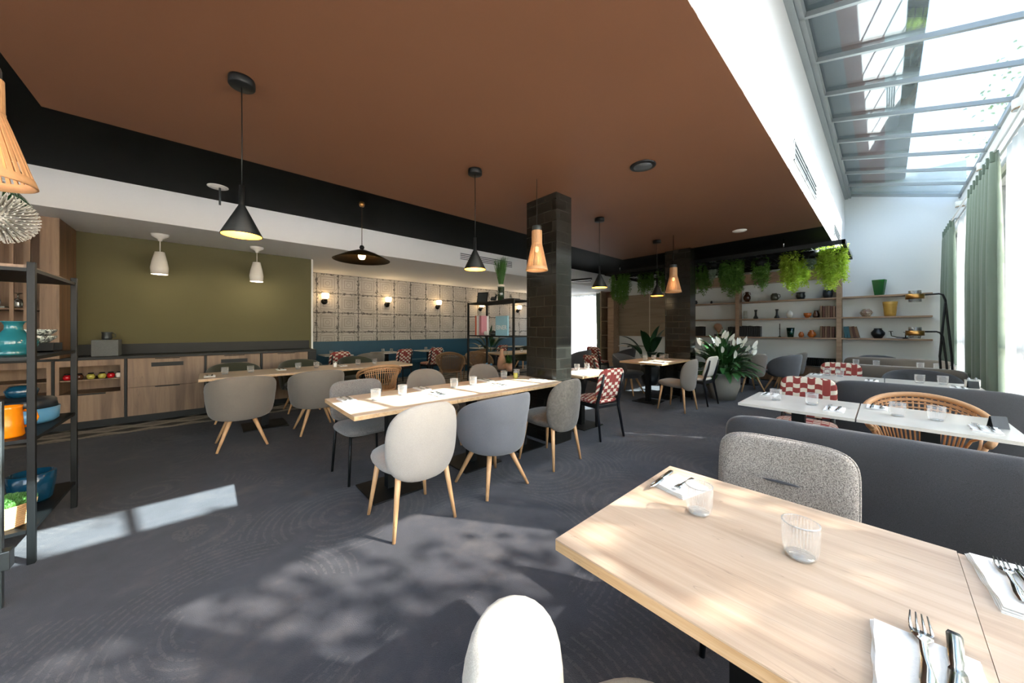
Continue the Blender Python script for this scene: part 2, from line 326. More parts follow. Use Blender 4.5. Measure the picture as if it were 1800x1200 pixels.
# ------------------------------------------------------------ mesh helpers
class B:
    def __init__(s): s.v = []; s.f = []; s.sm = []
    def add(s, vs, fs, smooth=False):
        o = len(s.v); s.v += [tuple(q) for q in vs]; s.f += [tuple(i+o for i in f) for f in fs]; s.sm += [smooth]*len(fs); return s
    def box(s, c, d, rz=0, bev=0, rot=None):
        x, y, z = (q/2 for q in d)
        R = rot if rot is not None else Matrix.Rotation(rz, 3, 'Z')
        c = Vector(c)
        if bev:
            b = min(bev, x*.9, y*.9, z*.9); vs = []; ids = {}
            bm = bmesh.new(); bmesh.ops.create_cube(bm, size=1)
            for q in bm.verts: q.co = Vector((q.co.x*2*x, q.co.y*2*y, q.co.z*2*z))
            bmesh.ops.bevel(bm, geom=bm.edges[:], offset=b, segments=2, affect='EDGES', profile=.6)
            bm.verts.index_update()
            vs = [c+R@q.co for q in bm.verts]; fs = [[w.index for w in f.verts] for f in bm.faces]; bm.free()
            return s.add(vs, fs)
        vs = [c+R@Vector((i*x, j*y, k*z)) for i in (-1, 1) for j in (-1, 1) for k in (-1, 1)]
        return s.add(vs, [(0, 1, 3, 2), (4, 6, 7, 5), (0, 4, 5, 1), (2, 3, 7, 6), (0, 2, 6, 4), (1, 5, 7, 3)])
    def slab(s, x0, x1, y0, y1, z0, z1, bev=0):
        return s.box(((x0+x1)/2, (y0+y1)/2, (z0+z1)/2), (abs(x1-x0), abs(y1-y0), abs(z1-z0)), bev=bev)
    def lathe(s, pr, c=(0, 0, 0), n=20, a0=0, a1=2*PI, smooth=True, wave=None):
        full = abs(a1-a0-2*PI) < 1e-6; m = n if full else n+1; vs = []
        for r, z in pr:
            for i in range(m):
                a = a0+(a1-a0)*i/n; rr = r*(wave(a) if wave else 1)
                vs.append((c[0]+rr*math.cos(a), c[1]+rr*math.sin(a), c[2]+z))
        fs = []
        for j in range(len(pr)-1):
            for i in range(n):
                k = (i+1) % m if full else i+1
                fs.append((j*m+i, j*m+k, (j+1)*m+k, (j+1)*m+i))
        s.add(vs, fs, smooth)
        return s
    def tube(s, pts, r, n=8, closed=False):
        pts = [Vector(p) for p in pts]; R = r if isinstance(r, (list, tuple)) else [r]*len(pts)
        L = len(pts); vs = []; prev = None
        for i, p in enumerate(pts):
            if closed: t = pts[(i+1) % L]-pts[i-1]
            else: t = pts[min(i+1, L-1)]-pts[max(i-1, 0)]
            t.normalize()
            if prev is None:
                u = t.orthogonal().normalized()
            else:
                u = prev-t*prev.dot(t)
                u = u.normalized() if u.length > 1e-6 else t.orthogonal().normalized()
            prev = u; w = t.cross(u)
            for k in range(n):
                a = 2*PI*k/n; vs.append(p+(u*math.cos(a)+w*math.sin(a))*R[i])
        fs = []
        for i in range(L if closed else L-1):
            j = (i+1) % L
            for k in range(n): fs.append((i*n+k, i*n+(k+1) % n, j*n+(k+1) % n, j*n+k))
        if not closed: fs += [tuple(reversed(range(n))), tuple((L-1)*n+k for k in range(n))]
        return s.add(vs, fs, True)
    def pad(s, mid, w, h, T, n=3.0, rings=7, segs=40, q=2.4, back=1.0):
        """upholstered pad: superellipse outline w x h bent over the surface mid(a, b)"""
        def nrm(a, b):
            e = 1e-3; p = mid(a+e, b)-mid(a-e, b); r = mid(a, b+e)-mid(a, b-e); return p.cross(r).normalized()
        vs = []; fs = []
        for side in (1, -1):
            off = len(vs); a0 = mid(0, 0); vs.append(a0+nrm(0, 0)*side*T*(1 if side > 0 else back))
            for j in range(1, rings+1):
                rr = math.sin(PI/2*j/rings)
                th = T*(max(0, 1-rr**(2*q)))**(1/2.2)*(1 if side > 0 else back)
                for k in range(segs):
                    a = 2*PI*k/segs; ca, sa = math.cos(a), math.sin(a)
                    x = math.copysign(abs(ca)**(2/n), ca)*rr*w/2; y = math.copysign(abs(sa)**(2/n), sa)*rr*h/2
                    vs.append(mid(x, y)+nrm(x, y)*side*th)
            for k in range(segs):
                t = (off, off+1+k, off+1+(k+1) % segs); fs.append(t if side > 0 else t[::-1])
            for j in range(rings-1):
                for k in range(segs):
                    a = off+1+j*segs+k; b = off+1+j*segs+(k+1) % segs; t = (a, a+segs, b+segs, b); fs.append(t if side > 0 else t[::-1])
        return s.add(vs, fs, True)
    def tri_leaf(s, p, d, up, L, wd):
        d = Vector(d).normalized(); sd = d.cross(Vector(up)); sd = sd.normalized() if sd.length > 1e-4 else d.orthogonal().normalized()
        p = Vector(p); nn = sd.cross(d)
        return s.add([p, p+d*L*.45+sd*wd+nn*wd*.3, p+d*L, p+d*L*.45-sd*wd+nn*wd*.3], [(0, 1, 2, 3)])
    def build(s, name, mat, parent=None, merge=True):
        me = bpy.data.meshes.new(name); me.from_pydata(s.v, [], s.f)
        for p, q in zip(me.polygons, s.sm): p.use_smooth = q
        if merge and any(s.sm):
            bm = bmesh.new(); bm.from_mesh(me); bmesh.ops.remove_doubles(bm, verts=bm.verts, dist=1e-5); bm.to_mesh(me); bm.free()
        me.materials.append(M[mat] if isinstance(mat, str) else mat)
        o = bpy.data.objects.new(name, me); COL.objects.link(o)
        if parent: o.parent = parent
        return o
def tag(o, label, cat, group=None):
    o['label'] = label; o['category'] = cat
    if group: o['group'] = group
    return o
def root(name, label, cat, loc=(0, 0, 0), rz=0, group=None):
    o = bpy.data.objects.new(name, None); COL.objects.link(o); o.location = loc; o.rotation_euler = (0, 0, rz)
    o.empty_display_size = .1
    return tag(o, label, cat, group)
def dup(o, label=None, loc=None, rz=None, group=None, parent=None, mats=None, scale=None):
    c = o.copy(); COL.objects.link(c); c.parent = parent
    if parent: c.matrix_parent_inverse = o.matrix_parent_inverse.copy()
    if label: c['label'] = label
    if group: c['group'] = group
    if loc is not None: c.location = loc
    if rz is not None: c.rotation_euler = (0, 0, rz)
    if scale: c.scale = scale
    if mats and c.type == 'MESH' and c.data.materials[0].name in mats:
        key = (c.data.name, mats[c.data.materials[0].name])
        if key not in MC:
            d = c.data.copy(); d.materials[0] = M[mats[c.data.materials[0].name]]; MC[key] = d
        c.data = MC[key]
    for ch in [q for q in ALL(o)]: dup(ch, parent=c, mats=mats)
    return c
MC = {}
def ALL(o): return list(o.children)
def struct(name, b, mat, parent=None):
    o = b.build(name, mat, parent)
    if not parent: o['kind'] = 'structure'
    return o
def lamp(name, loc, e, col=(1, .75, .45), r=.03, kind='POINT', parent=None, rot=None, spot=None):
    d = bpy.data.lights.new(name, kind); d.energy = e*.6; d.color = col
    if kind in ('POINT', 'SPOT'): d.shadow_soft_size = r
    if spot: d.spot_size = spot; d.spot_blend = .4
    o = bpy.data.objects.new(name, d); COL.objects.link(o); o.location = loc
    if rot: o.rotation_euler = rot
    if parent: o.parent = parent
    return o
used = set()
class Kind:
    """first call moves the prototype itself, later calls copy it"""
    def __init__(s, proto): s.p = proto; s.free = True
    def __call__(s, label, loc, rz=0, group=None, mats=None, scale=None):
        if s.free and not mats:
            s.free = False; o = s.p; o['label'] = label; o.location = loc; o.rotation_euler = (0, 0, rz)
            if group: o['group'] = group
            if scale: o.scale = scale
            return o
        return dup(s.p, label, loc, rz, group, None, mats, scale)
    def done(s):
        if s.free:
            for c in list(s.p.children_recursive)+[s.p]: bpy.data.objects.remove(c)
# ------------------------------------------------------------ the room
YB, YF = -3.5, 11.3            # back and far ends
XR = .9                        # window wall
ZT = 4.52; ZH = 4.03; XH = 1.03  # skylight high and low edges
struct('floor', B().slab(-6.6, 1.1, YB, YF, -.1, 0), 'carpet')
struct('floor_tile', B().slab(-9.7, -6.6, YB, YF, -.1, 0), 'patterned_tile')
struct('ceiling', B().slab(-4.06, -.76, -.9, 7.1, 2.95, 3.21).slab(-.76, -.641, -.9, 7.1, 2.95, 2.9545), 'terracotta')
struct('ceiling_black', B().slab(-6.5, -.76, YB, YF, 3.221, 3.4).slab(-4.06, -.76, 7.102, YF, 2.951, 3.22).slab(-4.06, -.76, YB, -.902, 2.951, 3.22).slab(-.76, -.641, 7.102, YF, 2.951, 2.9545).slab(-.76, -.641, YB, -.902, 2.951, 2.9545), 'black_ceiling')
struct('ceiling_soffit', B().slab(-9.7, -6.5, YB, YF, 2.77, 3.4), 'wall_white')
struct('wall_upstand', B().slab(-.76, -.64, YB, YF, 2.955, ZT), 'upstand')
struct('wall_tin', B().slab(-9.7, -9.57, 1.54, YF, 0, 2.77), 'tin')
struct('wall_left', B().slab(-9.7, -7.84, YB, 1.54, 0, 2.77), 'olive')
struct('trim_olive_corner', B().slab(-7.85, -7.82, 1.54, 1.57, .0, 2.77), 'wall_white')
b = B()
b.slab(-9.7, -9.3, YF, YF+.15, 0, 3.4).slab(-9.3, -7.5, YF, YF+.15, 2.72, 3.4).slab(-7.5, -2.95, YF, YF+.15, 0, 3.4)
b.slab(-2.95, 1.1, YF, YF+.15, 0, 4.75)
struct('wall_far', b, 'wall_cool')
b = B().slab(-9.7, -3.2, YB-.15, YB, 0, 3.4).slab(-3.2, -1.2, YB-.15, YB, 2.7, 3.4).slab(-5.2, -1.2, YB-.15, YB, 0, 1.2).slab(-1.2, 1.1, YB-.15, YB, 0, 4.75)
struct('wall_back', b, 'wall_white')
b = B().slab(-5.2, -1.2, YB-.1, YB-.04, 1.2, 1.26).slab(-5.2, -1.2, YB-.1, YB-.04, 2.64, 2.7)
for x in (-5.17, -3.2, -1.23): b.slab(x-.03, x+.03, YB-.1, YB-.04, 1.26, 2.64)
w = struct('window_1', b, 'frame_alu'); B().slab(-5.2, -1.2, YB-.075, YB-.07, 1.2, 2.7).build('window_pane', 'window_glass', w)  # unseen window added behind the camera to let in fill light
b = B().slab(-9.3, -7.5, YF+.04, YF+.1, 0, .06).slab(-9.3, -7.5, YF+.04, YF+.1, 2.66, 2.72)
for x in (-9.27, -8.4, -7.53): b.slab(x-.03, x+.03, YF+.04, YF+.1, .06, 2.66)
w = struct('window_2', b, 'frame_alu'); B().slab(-9.3, -7.5, YF+.068, YF+.073, 0, 2.72).build('window_pane', 'window_glass', w)
# window wall on the right: low sill, mullions, tall panes, sloped header
struct('wall_right', B().slab(XR, XR+.2, YB, YF, 0, .25).slab(XR, XR+.2, YF-.35, YF, .25, 3.2).slab(XR, XR+.2, YB, YB+.3, .25, 3.2), 'wall_white')
hv = [(XR, YB, 3.2), (XR+.22, YB, 3.2), (XH+.14, YB, ZH), (XH, YB, ZH), (XR, YF, 3.2), (XR+.22, YF, 3.2), (XH+.14, YF, ZH), (XH, YF, ZH)]
struct('wall_header', B().add(hv, [(0, 1, 2, 3), (7, 6, 5, 4), (0, 4, 5, 1), (1, 5, 6, 2), (2, 6, 7, 3), (3, 7, 4, 0)]), 'wall_white')
b = B()
ys = [YB+.3+(YF-.35-YB-.3)*i/8 for i in range(9)]
for y in ys: b.slab(XR+.03, XR+.13, y-.04, y+.04, .25, 3.2)
for z in (.28, 1.15, 3.17): b.slab(XR+.04, XR+.12, YB+.3, YF-.35, z-.03, z+.03)
w = struct('window_3', b, 'frame_alu')
B().slab(XR+.075, XR+.08, YB+.3, YF-.35, .25, 3.2).build('window_pane', 'window_glass', w)
# skylight: sloping glass on rafters
sl = (ZH-ZT)/(XH+.64); ang = math.atan(sl)
def zr(x): return ZT+sl*(x+.64)
L = math.hypot(XH+.64, ZH-ZT)
RY = Matrix.Rotation(-ang, 3, 'Y')
b = B()
for i in range(-9, 8):
    y = 5.25+.84*i
    b.box(((-.64+XH)/2, y, (ZT+ZH)/2-.02), (L, .04, .05), rot=RY)
b.slab(-.66, -.58, YB, YF, ZT-.08, ZT+.03).box((-.55, (YB+YF)/2, zr(-.55)-.02), (.05, YF-YB, .05), rot=RY)
b.slab(XH-.03, XH+.05, YB, YF, ZH-.03, ZH+.04)
w = struct('window_skylight', b, 'frame_alu')
B().box(((-.64+XH)/2, (YB+YF)/2, (ZT+ZH)/2+.015), (L, YF-YB, .012), rot=RY).build('window_pane', 'skyglass', w)
# eaves of the building above, projecting over the glass
e = struct('trim_eaves', B().slab(-.76, -.34, YB-1, YF+2, 4.64, 4.8), 'outside_grey')
B().slab(-.34, .0, YB-1, YF+2, 4.64, 4.8).build('eaves_strip', 'brickred', e)
B().slab(.0, .3, YB-1, YF+2, 4.64, 4.8).build('eaves_edge', 'outside_wall', e)
struct('ground', B().slab(1.15, 40, -20, 40, -.2, -.1).slab(-30, 1.15, YF+.3, 40, -.2, -.1).slab(-30, 1.15, -20, YB-.3, -.2, -.1), 'outside_wall')  # pale slab outside, added to bounce daylight into the room
# wall vents
def grille(name, x, y0, y1, z0, z1, n, sgn):
    b = B()
    for i in range(n):
        z = z0+(z1-z0)*(i+.5)/n; b.slab(x, x+.012*sgn, y0, y1, z-.012, z+.012)
    o = struct(name, b, 'grille')
    return o
def vent(label, x, y0, y1, z0, z1, n, sgn):
    t = root('air_vent', label, 'vent', (x+.002*sgn, (y0+y1)/2, (z0+z1)/2)); h = (z1-z0)/2; w2 = (y1-y0)/2
    b = B().slab(0, .008*sgn, -w2, w2, -h, -h+.012).slab(0, .008*sgn, -w2, w2, h-.012, h).slab(0, .008*sgn, -w2, -w2+.012, -h, h).slab(0, .008*sgn, w2-.012, w2, -h, h)
    b.build('frame', 'rail_white', t)
    for i in range(n):
        z = -h+2*h*(i+.5)/n
        B().slab(0, .012*sgn, -w2+.01, w2-.01, z-.011, z+.004).build('slot', 'grille', t)
vent('slatted white air vent on the skylight upstand, the nearer and larger one', -.638, 4.55, 6.2, 3.12, 3.34, 4, 1)
vent('small slatted air vent at the far end of the skylight upstand', -.638, 8.7, 9.9, 3.12, 3.34, 4, 1)
vent('long slatted air vent in the white soffit behind the cut grass vase', -6.498, 4.25, 5.85, 2.94, 3.1, 4, 1)
# columns
for y, nm in ((3.0, 'wall_column_near'), (7.02, 'wall_column_far')):
    struct(nm, B().slab(-3.05, -2.56, y, y+.28, 0, 2.95), 'black_tile')
# ------------------------------------------------------------ ceiling fittings
def disc_speaker(label, x, y, z, mat, r=.1):
    t = root('ceiling_speaker' if mat == 'black_metal' else 'ceiling_spotlight', label, 'ceiling fitting', (x, y, z))
    B().lathe([(0, -.012), (r*.9, -.012), (r, -.006), (r, 0)], n=28).build('rim', mat, t)
    B().lathe([(0, -.016), (r*.7, -.016), (r*.72, -.011)], n=24).build('cover', 'grille' if mat == 'black_metal' else 'ceramic_white', t)
    return t
disc_speaker('round black speaker grille flush in the terracotta ceiling', -1.586, 3.154, 2.949, 'black_metal', .12)
disc_speaker('round white fitting in the terracotta ceiling near its far edge', -1.578, 6.4, 2.949, 'ceramic_white', .1)
disc_speaker('round white fitting with a thin stem under the black ceiling', -5.867, .08, 3.219, 'ceramic_white', .11)
B().tube([(-5.85, .1, 3.205), (-5.85, .1, 2.98)], .012).build('sprinkler_stem', 'grey_metal')
tag(bpy.data.objects['sprinkler_stem'], 'thin grey sprinkler pipe hanging below the white ceiling disc', 'pipe')
# cone pendants
def cone():
    t = root('cone_pendant_lamp', 'x', 'pendant lamp')
    B().lathe([(.0, 1.0), (.068, 1.0), (.07, .985), (.07, .955), (.066, .95), (0, .95)], n=28).build('canopy', 'black_metal', t)
    B().tube([(0, 0, .95), (.002, .001, .6), (0, 0, .3)], .0035, 6).build('cord', 'black_metal', t)
    B().lathe([(0, .32), (.014, .32), (.016, .2), (.018, .19), (.11, .0), (.107, -.002), (.016, .182), (0, .19)], n=36).build('shade', 'black_metal', t)
    B().lathe([(.016, .178), (.104, -.001)], n=36).build('lining', 'coneglow', t)
    B().lathe([(0, .03), (.02, .04), (.028, .06), (.02, .085), (0, .1)], n=16).build('bulb', 'lampwarm', t)
    return t
cp = Kind(cone())
for (y, lb) in ((.153, 'black cone pendant nearest the camera, hanging before the olive wall'), (1.985, 'black cone pendant hanging left of the near black tiled column'), (4.19, 'black cone pendant hanging just right of the near tiled column'), (6.02, 'black cone pendant hanging left of the far dark column')):
    o = cp(lb, (-2.76, y, 1.95), .3)
    lamp('pendant_light', (0, 0, .02), 6, (1, .72, .4), .03, parent=o)
# slatted wood pendants
def slat():
    t = root('slatted_pendant_lamp', 'x', 'pendant lamp')
    B().tube([(0, 0, .97), (0, 0, .47)], .004, 6).build('cord', 'black_metal', t)
    B().lathe([(0, .47), (.055, .47), (.057, .46), (.057, .26), (.05, .255), (0, .255)], n=28).build('socket_tube', 'grey_metal', t)
    b = B(); n = 36
    for i in range(n):
        a = 2*PI*i/n; R = Matrix.Rotation(a, 3, 'Z'); pr = [(.06, .42), (.062, .28), (.078, .22), (.13, .012)]
        vs = []
        for r, z in pr:
            for dx, dy in ((-.0015, -.0045), (.0025, -.0045), (.0025, .0045), (-.0015, .0045)): vs.append(R@Vector((r+dx, dy*(.6+r*5), z)))
        fs = [(0, 3, 2, 1), (12, 13, 14, 15)]
        for j in range(3):
            for k in range(4): fs.append((4*j+k, 4*j+(k+1) % 4, 4*j+4+(k+1) % 4, 4*j+4+k))
        b.add(vs, fs)
    b.build('slats', 'rattan', t)
    B().lathe([(.128, .035), (.137, .0), (.13, -.002), (.122, .033)], n=40).build('rim', 'rattan', t)
    B().lathe([(.062, .285), (.066, .285), (.066, .275), (.062, .275)], n=30).build('upper_ring', 'rattan', t)
    B().lathe([(0, .19), (.016, .2), (.024, .22), (.016, .25), (0, .255)], n=14).build('bulb', 'bulbdim', t)
    return t
sp = Kind(slat())
for (x, y, lb, s) in ((-2.43, -.70, 'slatted wooden pendant cut by the left edge, above the plant shelf', 1.12), (-2.47, 2.58, 'slatted wooden pendant with grey top hanging before the near tiled column', .86), (-2.4, 5.85, 'slatted wooden pendant hanging before the far dark column', .95)):
    o = sp(lb, (x, y, 1.95 if y < 0 else 1.97), 0, None, None, (s, s, 1)); lamp('pendant_light', (0, 0, .12), .8, (1, .72, .4), .03, parent=o)
# brass dish pendant
t = root('brass_dish_pendant', 'wide brass dish pendant with glowing globe hanging by the white soffit', 'pendant lamp', (-5.135, 1.66, 2.36))
B().tube([(0, 0, .86), (0, 0, .16)], .005, 6).build('cord', 'brass_dark', t)
B().lathe([(0, .86), (.03, .85), (.042, .82), (.03, .785), (0, .775)], n=18).build('canopy_ball', 'brass', t)
B().lathe([(0, .22), (.025, .21), (.035, .185), (.025, .16), (0, .15)], n=16).build('finial_ball', 'black_metal', t)
B().lathe([(0, .15), (.08, .14), (.2, .095), (.39, .0), (.388, -.004), (.2, .087), (.08, .13), (0, .138)], n=48).build('dish', 'brass_dark', t)
B().lathe([(0, .005), (.035, .015), (.052, .05), (.05, .08), (.03, .1), (0, .11)], n=20).build('globe', 'lampwarm', t)
lamp('pendant_light', (0, 0, -.05), 7, (1, .72, .4), .05, parent=t)
# white ceramic cup pendants
def cup():
    t = root('white_cup_pendant', 'x', 'pendant lamp')
    B().lathe([(0, .6), (.1, .6), (.09, .565), (.03, .53), (.02, .5), (0, .5)], n=24).build('canopy', 'ceramic_white', t)
    B().tube([(0, 0, .52), (0, 0, .33)], .006, 6).build('cord', 'ceramic_white', t)
    B().lathe([(0, .34), (.055, .335), (.085, .2), (.1, .1), (.094, .0), (.087, .0), (.09, .1), (.05, .32), (0, .325)], n=24, wave=lambda a: 1+.06*math.sin(3*a)).build('shade', 'ceramic_white', t)
    B().lathe([(0, .02), (.03, .03), (.045, .06), (.03, .1), (0, .11)], n=14).build('bulb', 'lampwhite', t)
    return t
cu = Kind(cup())
for (y, lb) in ((-.555, 'white ceramic cup pendant before the olive wall, the left one'), (.61, 'white ceramic cup pendant before the olive wall, the right one')):
    o = cu(lb, (-7.3, y, 2.17), 0); lamp('pendant_light', (0, 0, -.02), 4, (1, .85, .62), .03, parent=o)
# wall sconces on the tin wall
def sconce():
    t = root('wall_sconce', 'x', 'wall lamp')
    q = B().lathe([(0, 0), (.07, 0), (.075, .02), (.05, .04), (0, .045)], n=20).build('backplate', 'black_metal', t); q.rotation_euler = (0, PI/2, 0)
    B().tube([(.03, 0, 0), (.1, 0, -.02), (.12, 0, .02)], .012).build('arm', 'black_metal', t)
    B().lathe([(0, .02), (.045, .02), (.05, .06), (.04, .065), (0, .065)], c=(.12, 0, 0), n=16).build('cup', 'black_metal', t)
    B().lathe([(.05, .06), (.075, .09), (.088, .17), (.08, .2), (0, .205)], c=(.12, 0, 0), n=20).build('glass_shade', 'lampwarm', t)
    return t
sn = Kind(sconce())
for i, y in enumerate((2.17, 3.78, 5.4, 7.1, 8.9)):
    lb = ['white glass wall sconce on the tin wall nearest the olive wall', 'white glass wall sconce on the tin wall, second from the olive wall', 'white glass wall sconce on the tin wall, third from the olive wall', 'white glass wall sconce on the tin wall seen through the metal bookshelf', 'white glass wall sconce on the tin wall beside the near column edge'][i]
    o = sn(lb, (-9.565, y, 2.05), 0); lamp('sconce_light', (.2, 0, .14), 5, (1, .75, .45), .06, parent=o)
# copper-bottomed spotlights on the header
def spot():
    t = root('header_spotlight', 'x', 'wall lamp')
    B().lathe([(0, .1), (.05, .1), (.052, .09), (.052, 0), (.046, 0), (.04, .02), (0, .03)], n=22).build('housing', 'rail_white', t)
    B().lathe([(.047, -.002), (.052, -.002), (.052, .012), (.047, .012)], n=22).build('copper_ring', 'brass', t)
    B().slab(.03, .12, -.03, .03, .02, .08).build('bracket', 'rail_white', t)
    return t
so = Kind(spot())
for y, lb in ((5.75, 'white spotlight with copper rim on the header, nearest'), (7.6, 'white spotlight with copper rim on the header above the green curtain'), (9.6, 'small white spotlight on the header furthest down the room')):
    so(lb, (.87, y, 3.45), 0)
# curtain rails and curtains
t = root('curtain_rail', 'white double curtain rail along the glazed wall', 'curtain rail', (.83, 3.8, 3.28))
for dx in (-.03, .03): B().tube([(dx, -7.2, 0), (dx, 7.4, 0)], .012, 8).build('rod', 'rail_white', t)
for y in (-6, -3, 0, 3, 6): B().slab(-.04, .07, y-.012, y+.012, .005, .03).build('bracket', 'frame_alu', t)
def curtain(name, label, x, y0, y1, z0, z1, mat, folds, amp, thick=0, axis='y', pleat=True):
    n = folds*10; rows = 22; vs = []; fs = []
    rnd = random.Random(hash(label) % 1000 if False else len(label))
    ph = [rnd.uniform(-.5, .5) for _ in range(folds+2)]
    for j in range(rows+1):
        tt = j/rows; z = z1+(z0-z1)*tt
        for i in range(n+1):
            u = i/n; y = y0+(y1-y0)*u; k = u*folds
            a = amp*(.55+.45*min(1, tt*3))*(1 if tt > .04 else .7)
            d = math.sin(2*PI*k+ph[int(k)]*.3*tt)*a+math.sin(2*PI*k*.37+1)*a*.35*tt
            yy = y+math.cos(2*PI*k)*a*.25+ .03*math.sin(k*1.7+3*tt)*tt
            vs.append((d, yy, z) if axis == 'y' else (yy, d, z))
    for j in range(rows):
        for i in range(n): fs.append((j*(n+1)+i, j*(n+1)+i+1, (j+1)*(n+1)+i+1, (j+1)*(n+1)+i))
    o = root(name, label, 'curtain', (x, 0, 0) if axis == 'y' else (0, x, 0))
    c = B().add(vs, fs, True).build('drape', mat, o)
    if thick: md = c.modifiers.new('thickness', 'SOLIDIFY'); md.thickness = thick
    for i in range(folds if pleat else 0):
        u = (i+.5)/folds; y = y0+(y1-y0)*u; b = B()
        if axis == 'y': b.slab(-.03, .03, y-.012, y+.012, z1-.09, z1+.03, .006)
        else: b.slab(y-.012, y+.012, -.03, .03, z1-.09, z1+.03, .006)
        b.build('pleat', mat, o)
    return o
curtain('green_curtain', 'sage green curtain on the glazed wall, the wide nearer one', .8, 6.25, 7.95, .02, 3.26, 'green_curtain', 8, .05, .004)
curtain('green_curtain', 'sage green curtain at the far end of the glazed wall', .8, 9.7, 11.0, .02, 3.26, 'green_curtain', 5, .05, .004)
curtain('sheer_curtain', 'white sheer curtain at the right edge of the photo', .865, 3.4, 6.25, .02, 3.26, 'sheer', 13, .018, pleat=False)
curtain('sheer_curtain', 'white sheer curtain between the two green curtains', .865, 7.9, 9.8, .02, 3.26, 'sheer', 9, .018, pleat=False)
curtain('sheer_curtain', 'white sheer curtain over the far left window', YF-.12, -9.4, -7.5, .02, 2.7, 'sheer', 9, .04, axis='x', pleat=False)
curtain('green_curtain', 'dark grey green curtain beside the far left window', YF-.16, -7.5, -7.2, .02, 2.72, 'green_curtain', 3, .05, .004, axis='x')
# ------------------------------------------------------------ left wall cabinets
XF = -7.24
tag(B().slab(-7.84, XF+.03, -3.3, 1.5, .93, .965).slab(-7.84, -7.81, -3.3, 1.5, .965, 1.12).build('worktop', 'counter_black'), 'long black worktop with upstand along the olive wall', 'worktop')
struct('baseboard_left', B().slab(-7.8, XF-.04, -3.3, 1.42, 0, .1), 'counter_black')
def base_unit(label, y0, y1, kind, ledge=False):
    cy = (y0+y1)/2; w = (y1-y0)/2
    t = root('base_cabinet', label, 'cabinet', (XF-.28, cy, .1))
    b = B(); H0 = .825
    if kind == 'niche':
        b.slab(-.3, .26, -w, -w+.02, 0, H0).slab(-.3, .26, w-.02, w, 0, H0).slab(-.3, .26, -w, w, 0, .02).slab(-.3, .26, -w, w, H0-.02, H0).slab(-.3, -.28, -w, w, 0, H0)
        b.slab(.26, .28, -w, w, H0-.08, H0).slab(.26, .28, -w, -w+.035, .38, H0-.08).slab(.26, .28, w-.035, w, .38, H0-.08)
        b.slab(-.28, .26, -w+.02, w-.02, .355, .37)
        b.build('body', 'oak_cab', t)
        B().slab(-.28, .25, -w+.02, w-.02, .545, .56).build('shelf', 'oak_cab', t)
        d = B().slab(.26, .28, -w, w, 0, .375).build('drawer', 'oak_cab', t)
        B().slab(.28, .295, -.17, .13, .355, .372).build('handle', 'black_metal', d)
    else:
        b.slab(-.3, .258, -w, w, 0, H0).build('body', 'oak_dark', t)
        for z0, z1 in ((0, .405), (.41, H0-.005)):
            d = B().slab(.26, .28, -w+.002, w-.002, z0, z1).build('drawer', 'oak_cab', t)
            B().slab(.28, .295, -.13, .13, z1-.013, z1-.001).build('handle', 'black_metal', d)
        if ledge: B().slab(.275, .284, -.17, .17, H0-.13, H0-.07).build('vent_slot', 'counter_black', t)
    return t
base_unit('oak base cabinet with an open niche behind the metal plant shelf', -2.45, -1.53, 'niche')
base_unit('oak base cabinet with an open niche of small coloured jars', -1.5, -.905, 'niche')
base_unit('oak base cabinet with two wide drawers and a black slot, beside the jar niche', -.875, -.065, 'drawers', True)
base_unit('oak base cabinet with a black slot behind the left tub armchair', -.035, .65, 'drawers', True)
base_unit('oak base cabinet at the right end of the worktop', .685, 1.37, 'drawers')
for y in (-1.5165, -.89, -.05, .6675):
    B().slab(XF-.01, XF+.005, y-.012, y+.012, .1, .925).build('divider', 'counter_black')
    o = [c for c in COL.objects if c.name.startswith('divider')][-1]; o['kind'] = 'structure'; o.name = 'trim_divider'
B().slab(-7.82, XF+.03, 1.375, 1.5, 0, .929).build('end_panel', 'counter_black'); tag(bpy.data.objects['end_panel'], 'dark end panel closing the oak cabinet run', 'panel')
# jars in niche
def jar(mat):
    t = root('small_jar', 'x', 'jar'); B().lathe([(0, 0), (.028, 0), (.038, .02), (.04, .045), (.03, .065), (.024, .07), (0, .07)], n=16).build('body', mat, t)
    B().lathe([(0, .07), (.027, .07), (.027, .085), (0, .088)], n=14).build('lid', 'black_metal', t); return t
jr = Kind(jar('red_flame'))
for y, m, lb in ((-1.42, None, 'small red jar at the left end of the cabinet niche'), (-1.32, 'brown_glaze', 'small dark jar behind the shelf post in the niche'), (-1.22, 'jar_gold', 'small pale gold jar left of the brighter gold one'), (-1.12, 'jar_gold', 'small bright gold jar in the middle of the niche'), (-1.04, 'red_flame', 'small red jar right of the gold jars in the niche'), (-.96, 'ceramic_white', 'small pale jar at the right end of the niche')):
    jr(lb, (-7.34, y, .66), 0, 'jars in the cabinet niche', {'red_glass': m} if m else None)
# granite block with mortar
t = root('granite_block', 'speckled dark granite block standing on the black worktop', 'block', (-7.5, -1.1, .965)); B().box((0, 0, .115), (.25, .25, .23), bev=.006).build('block', 'granite', t)
t = root('metal_creamer', 'small dark metal pot standing on the granite block', 'pot', (-7.5, -1.1, 1.196)); B().lathe([(0, 0), (.045, 0), (.05, .03), (.046, .09), (.058, .11), (.052, .11), (.04, .09), (.042, .02), (0, .015)], n=18).build('body', 'grey_metal', t); B().tube([(0, .045, .03), (0, .08, .04), (0, .082, .08), (0, .05, .09)], .005, 6).build('handle', 'grey_metal', t)
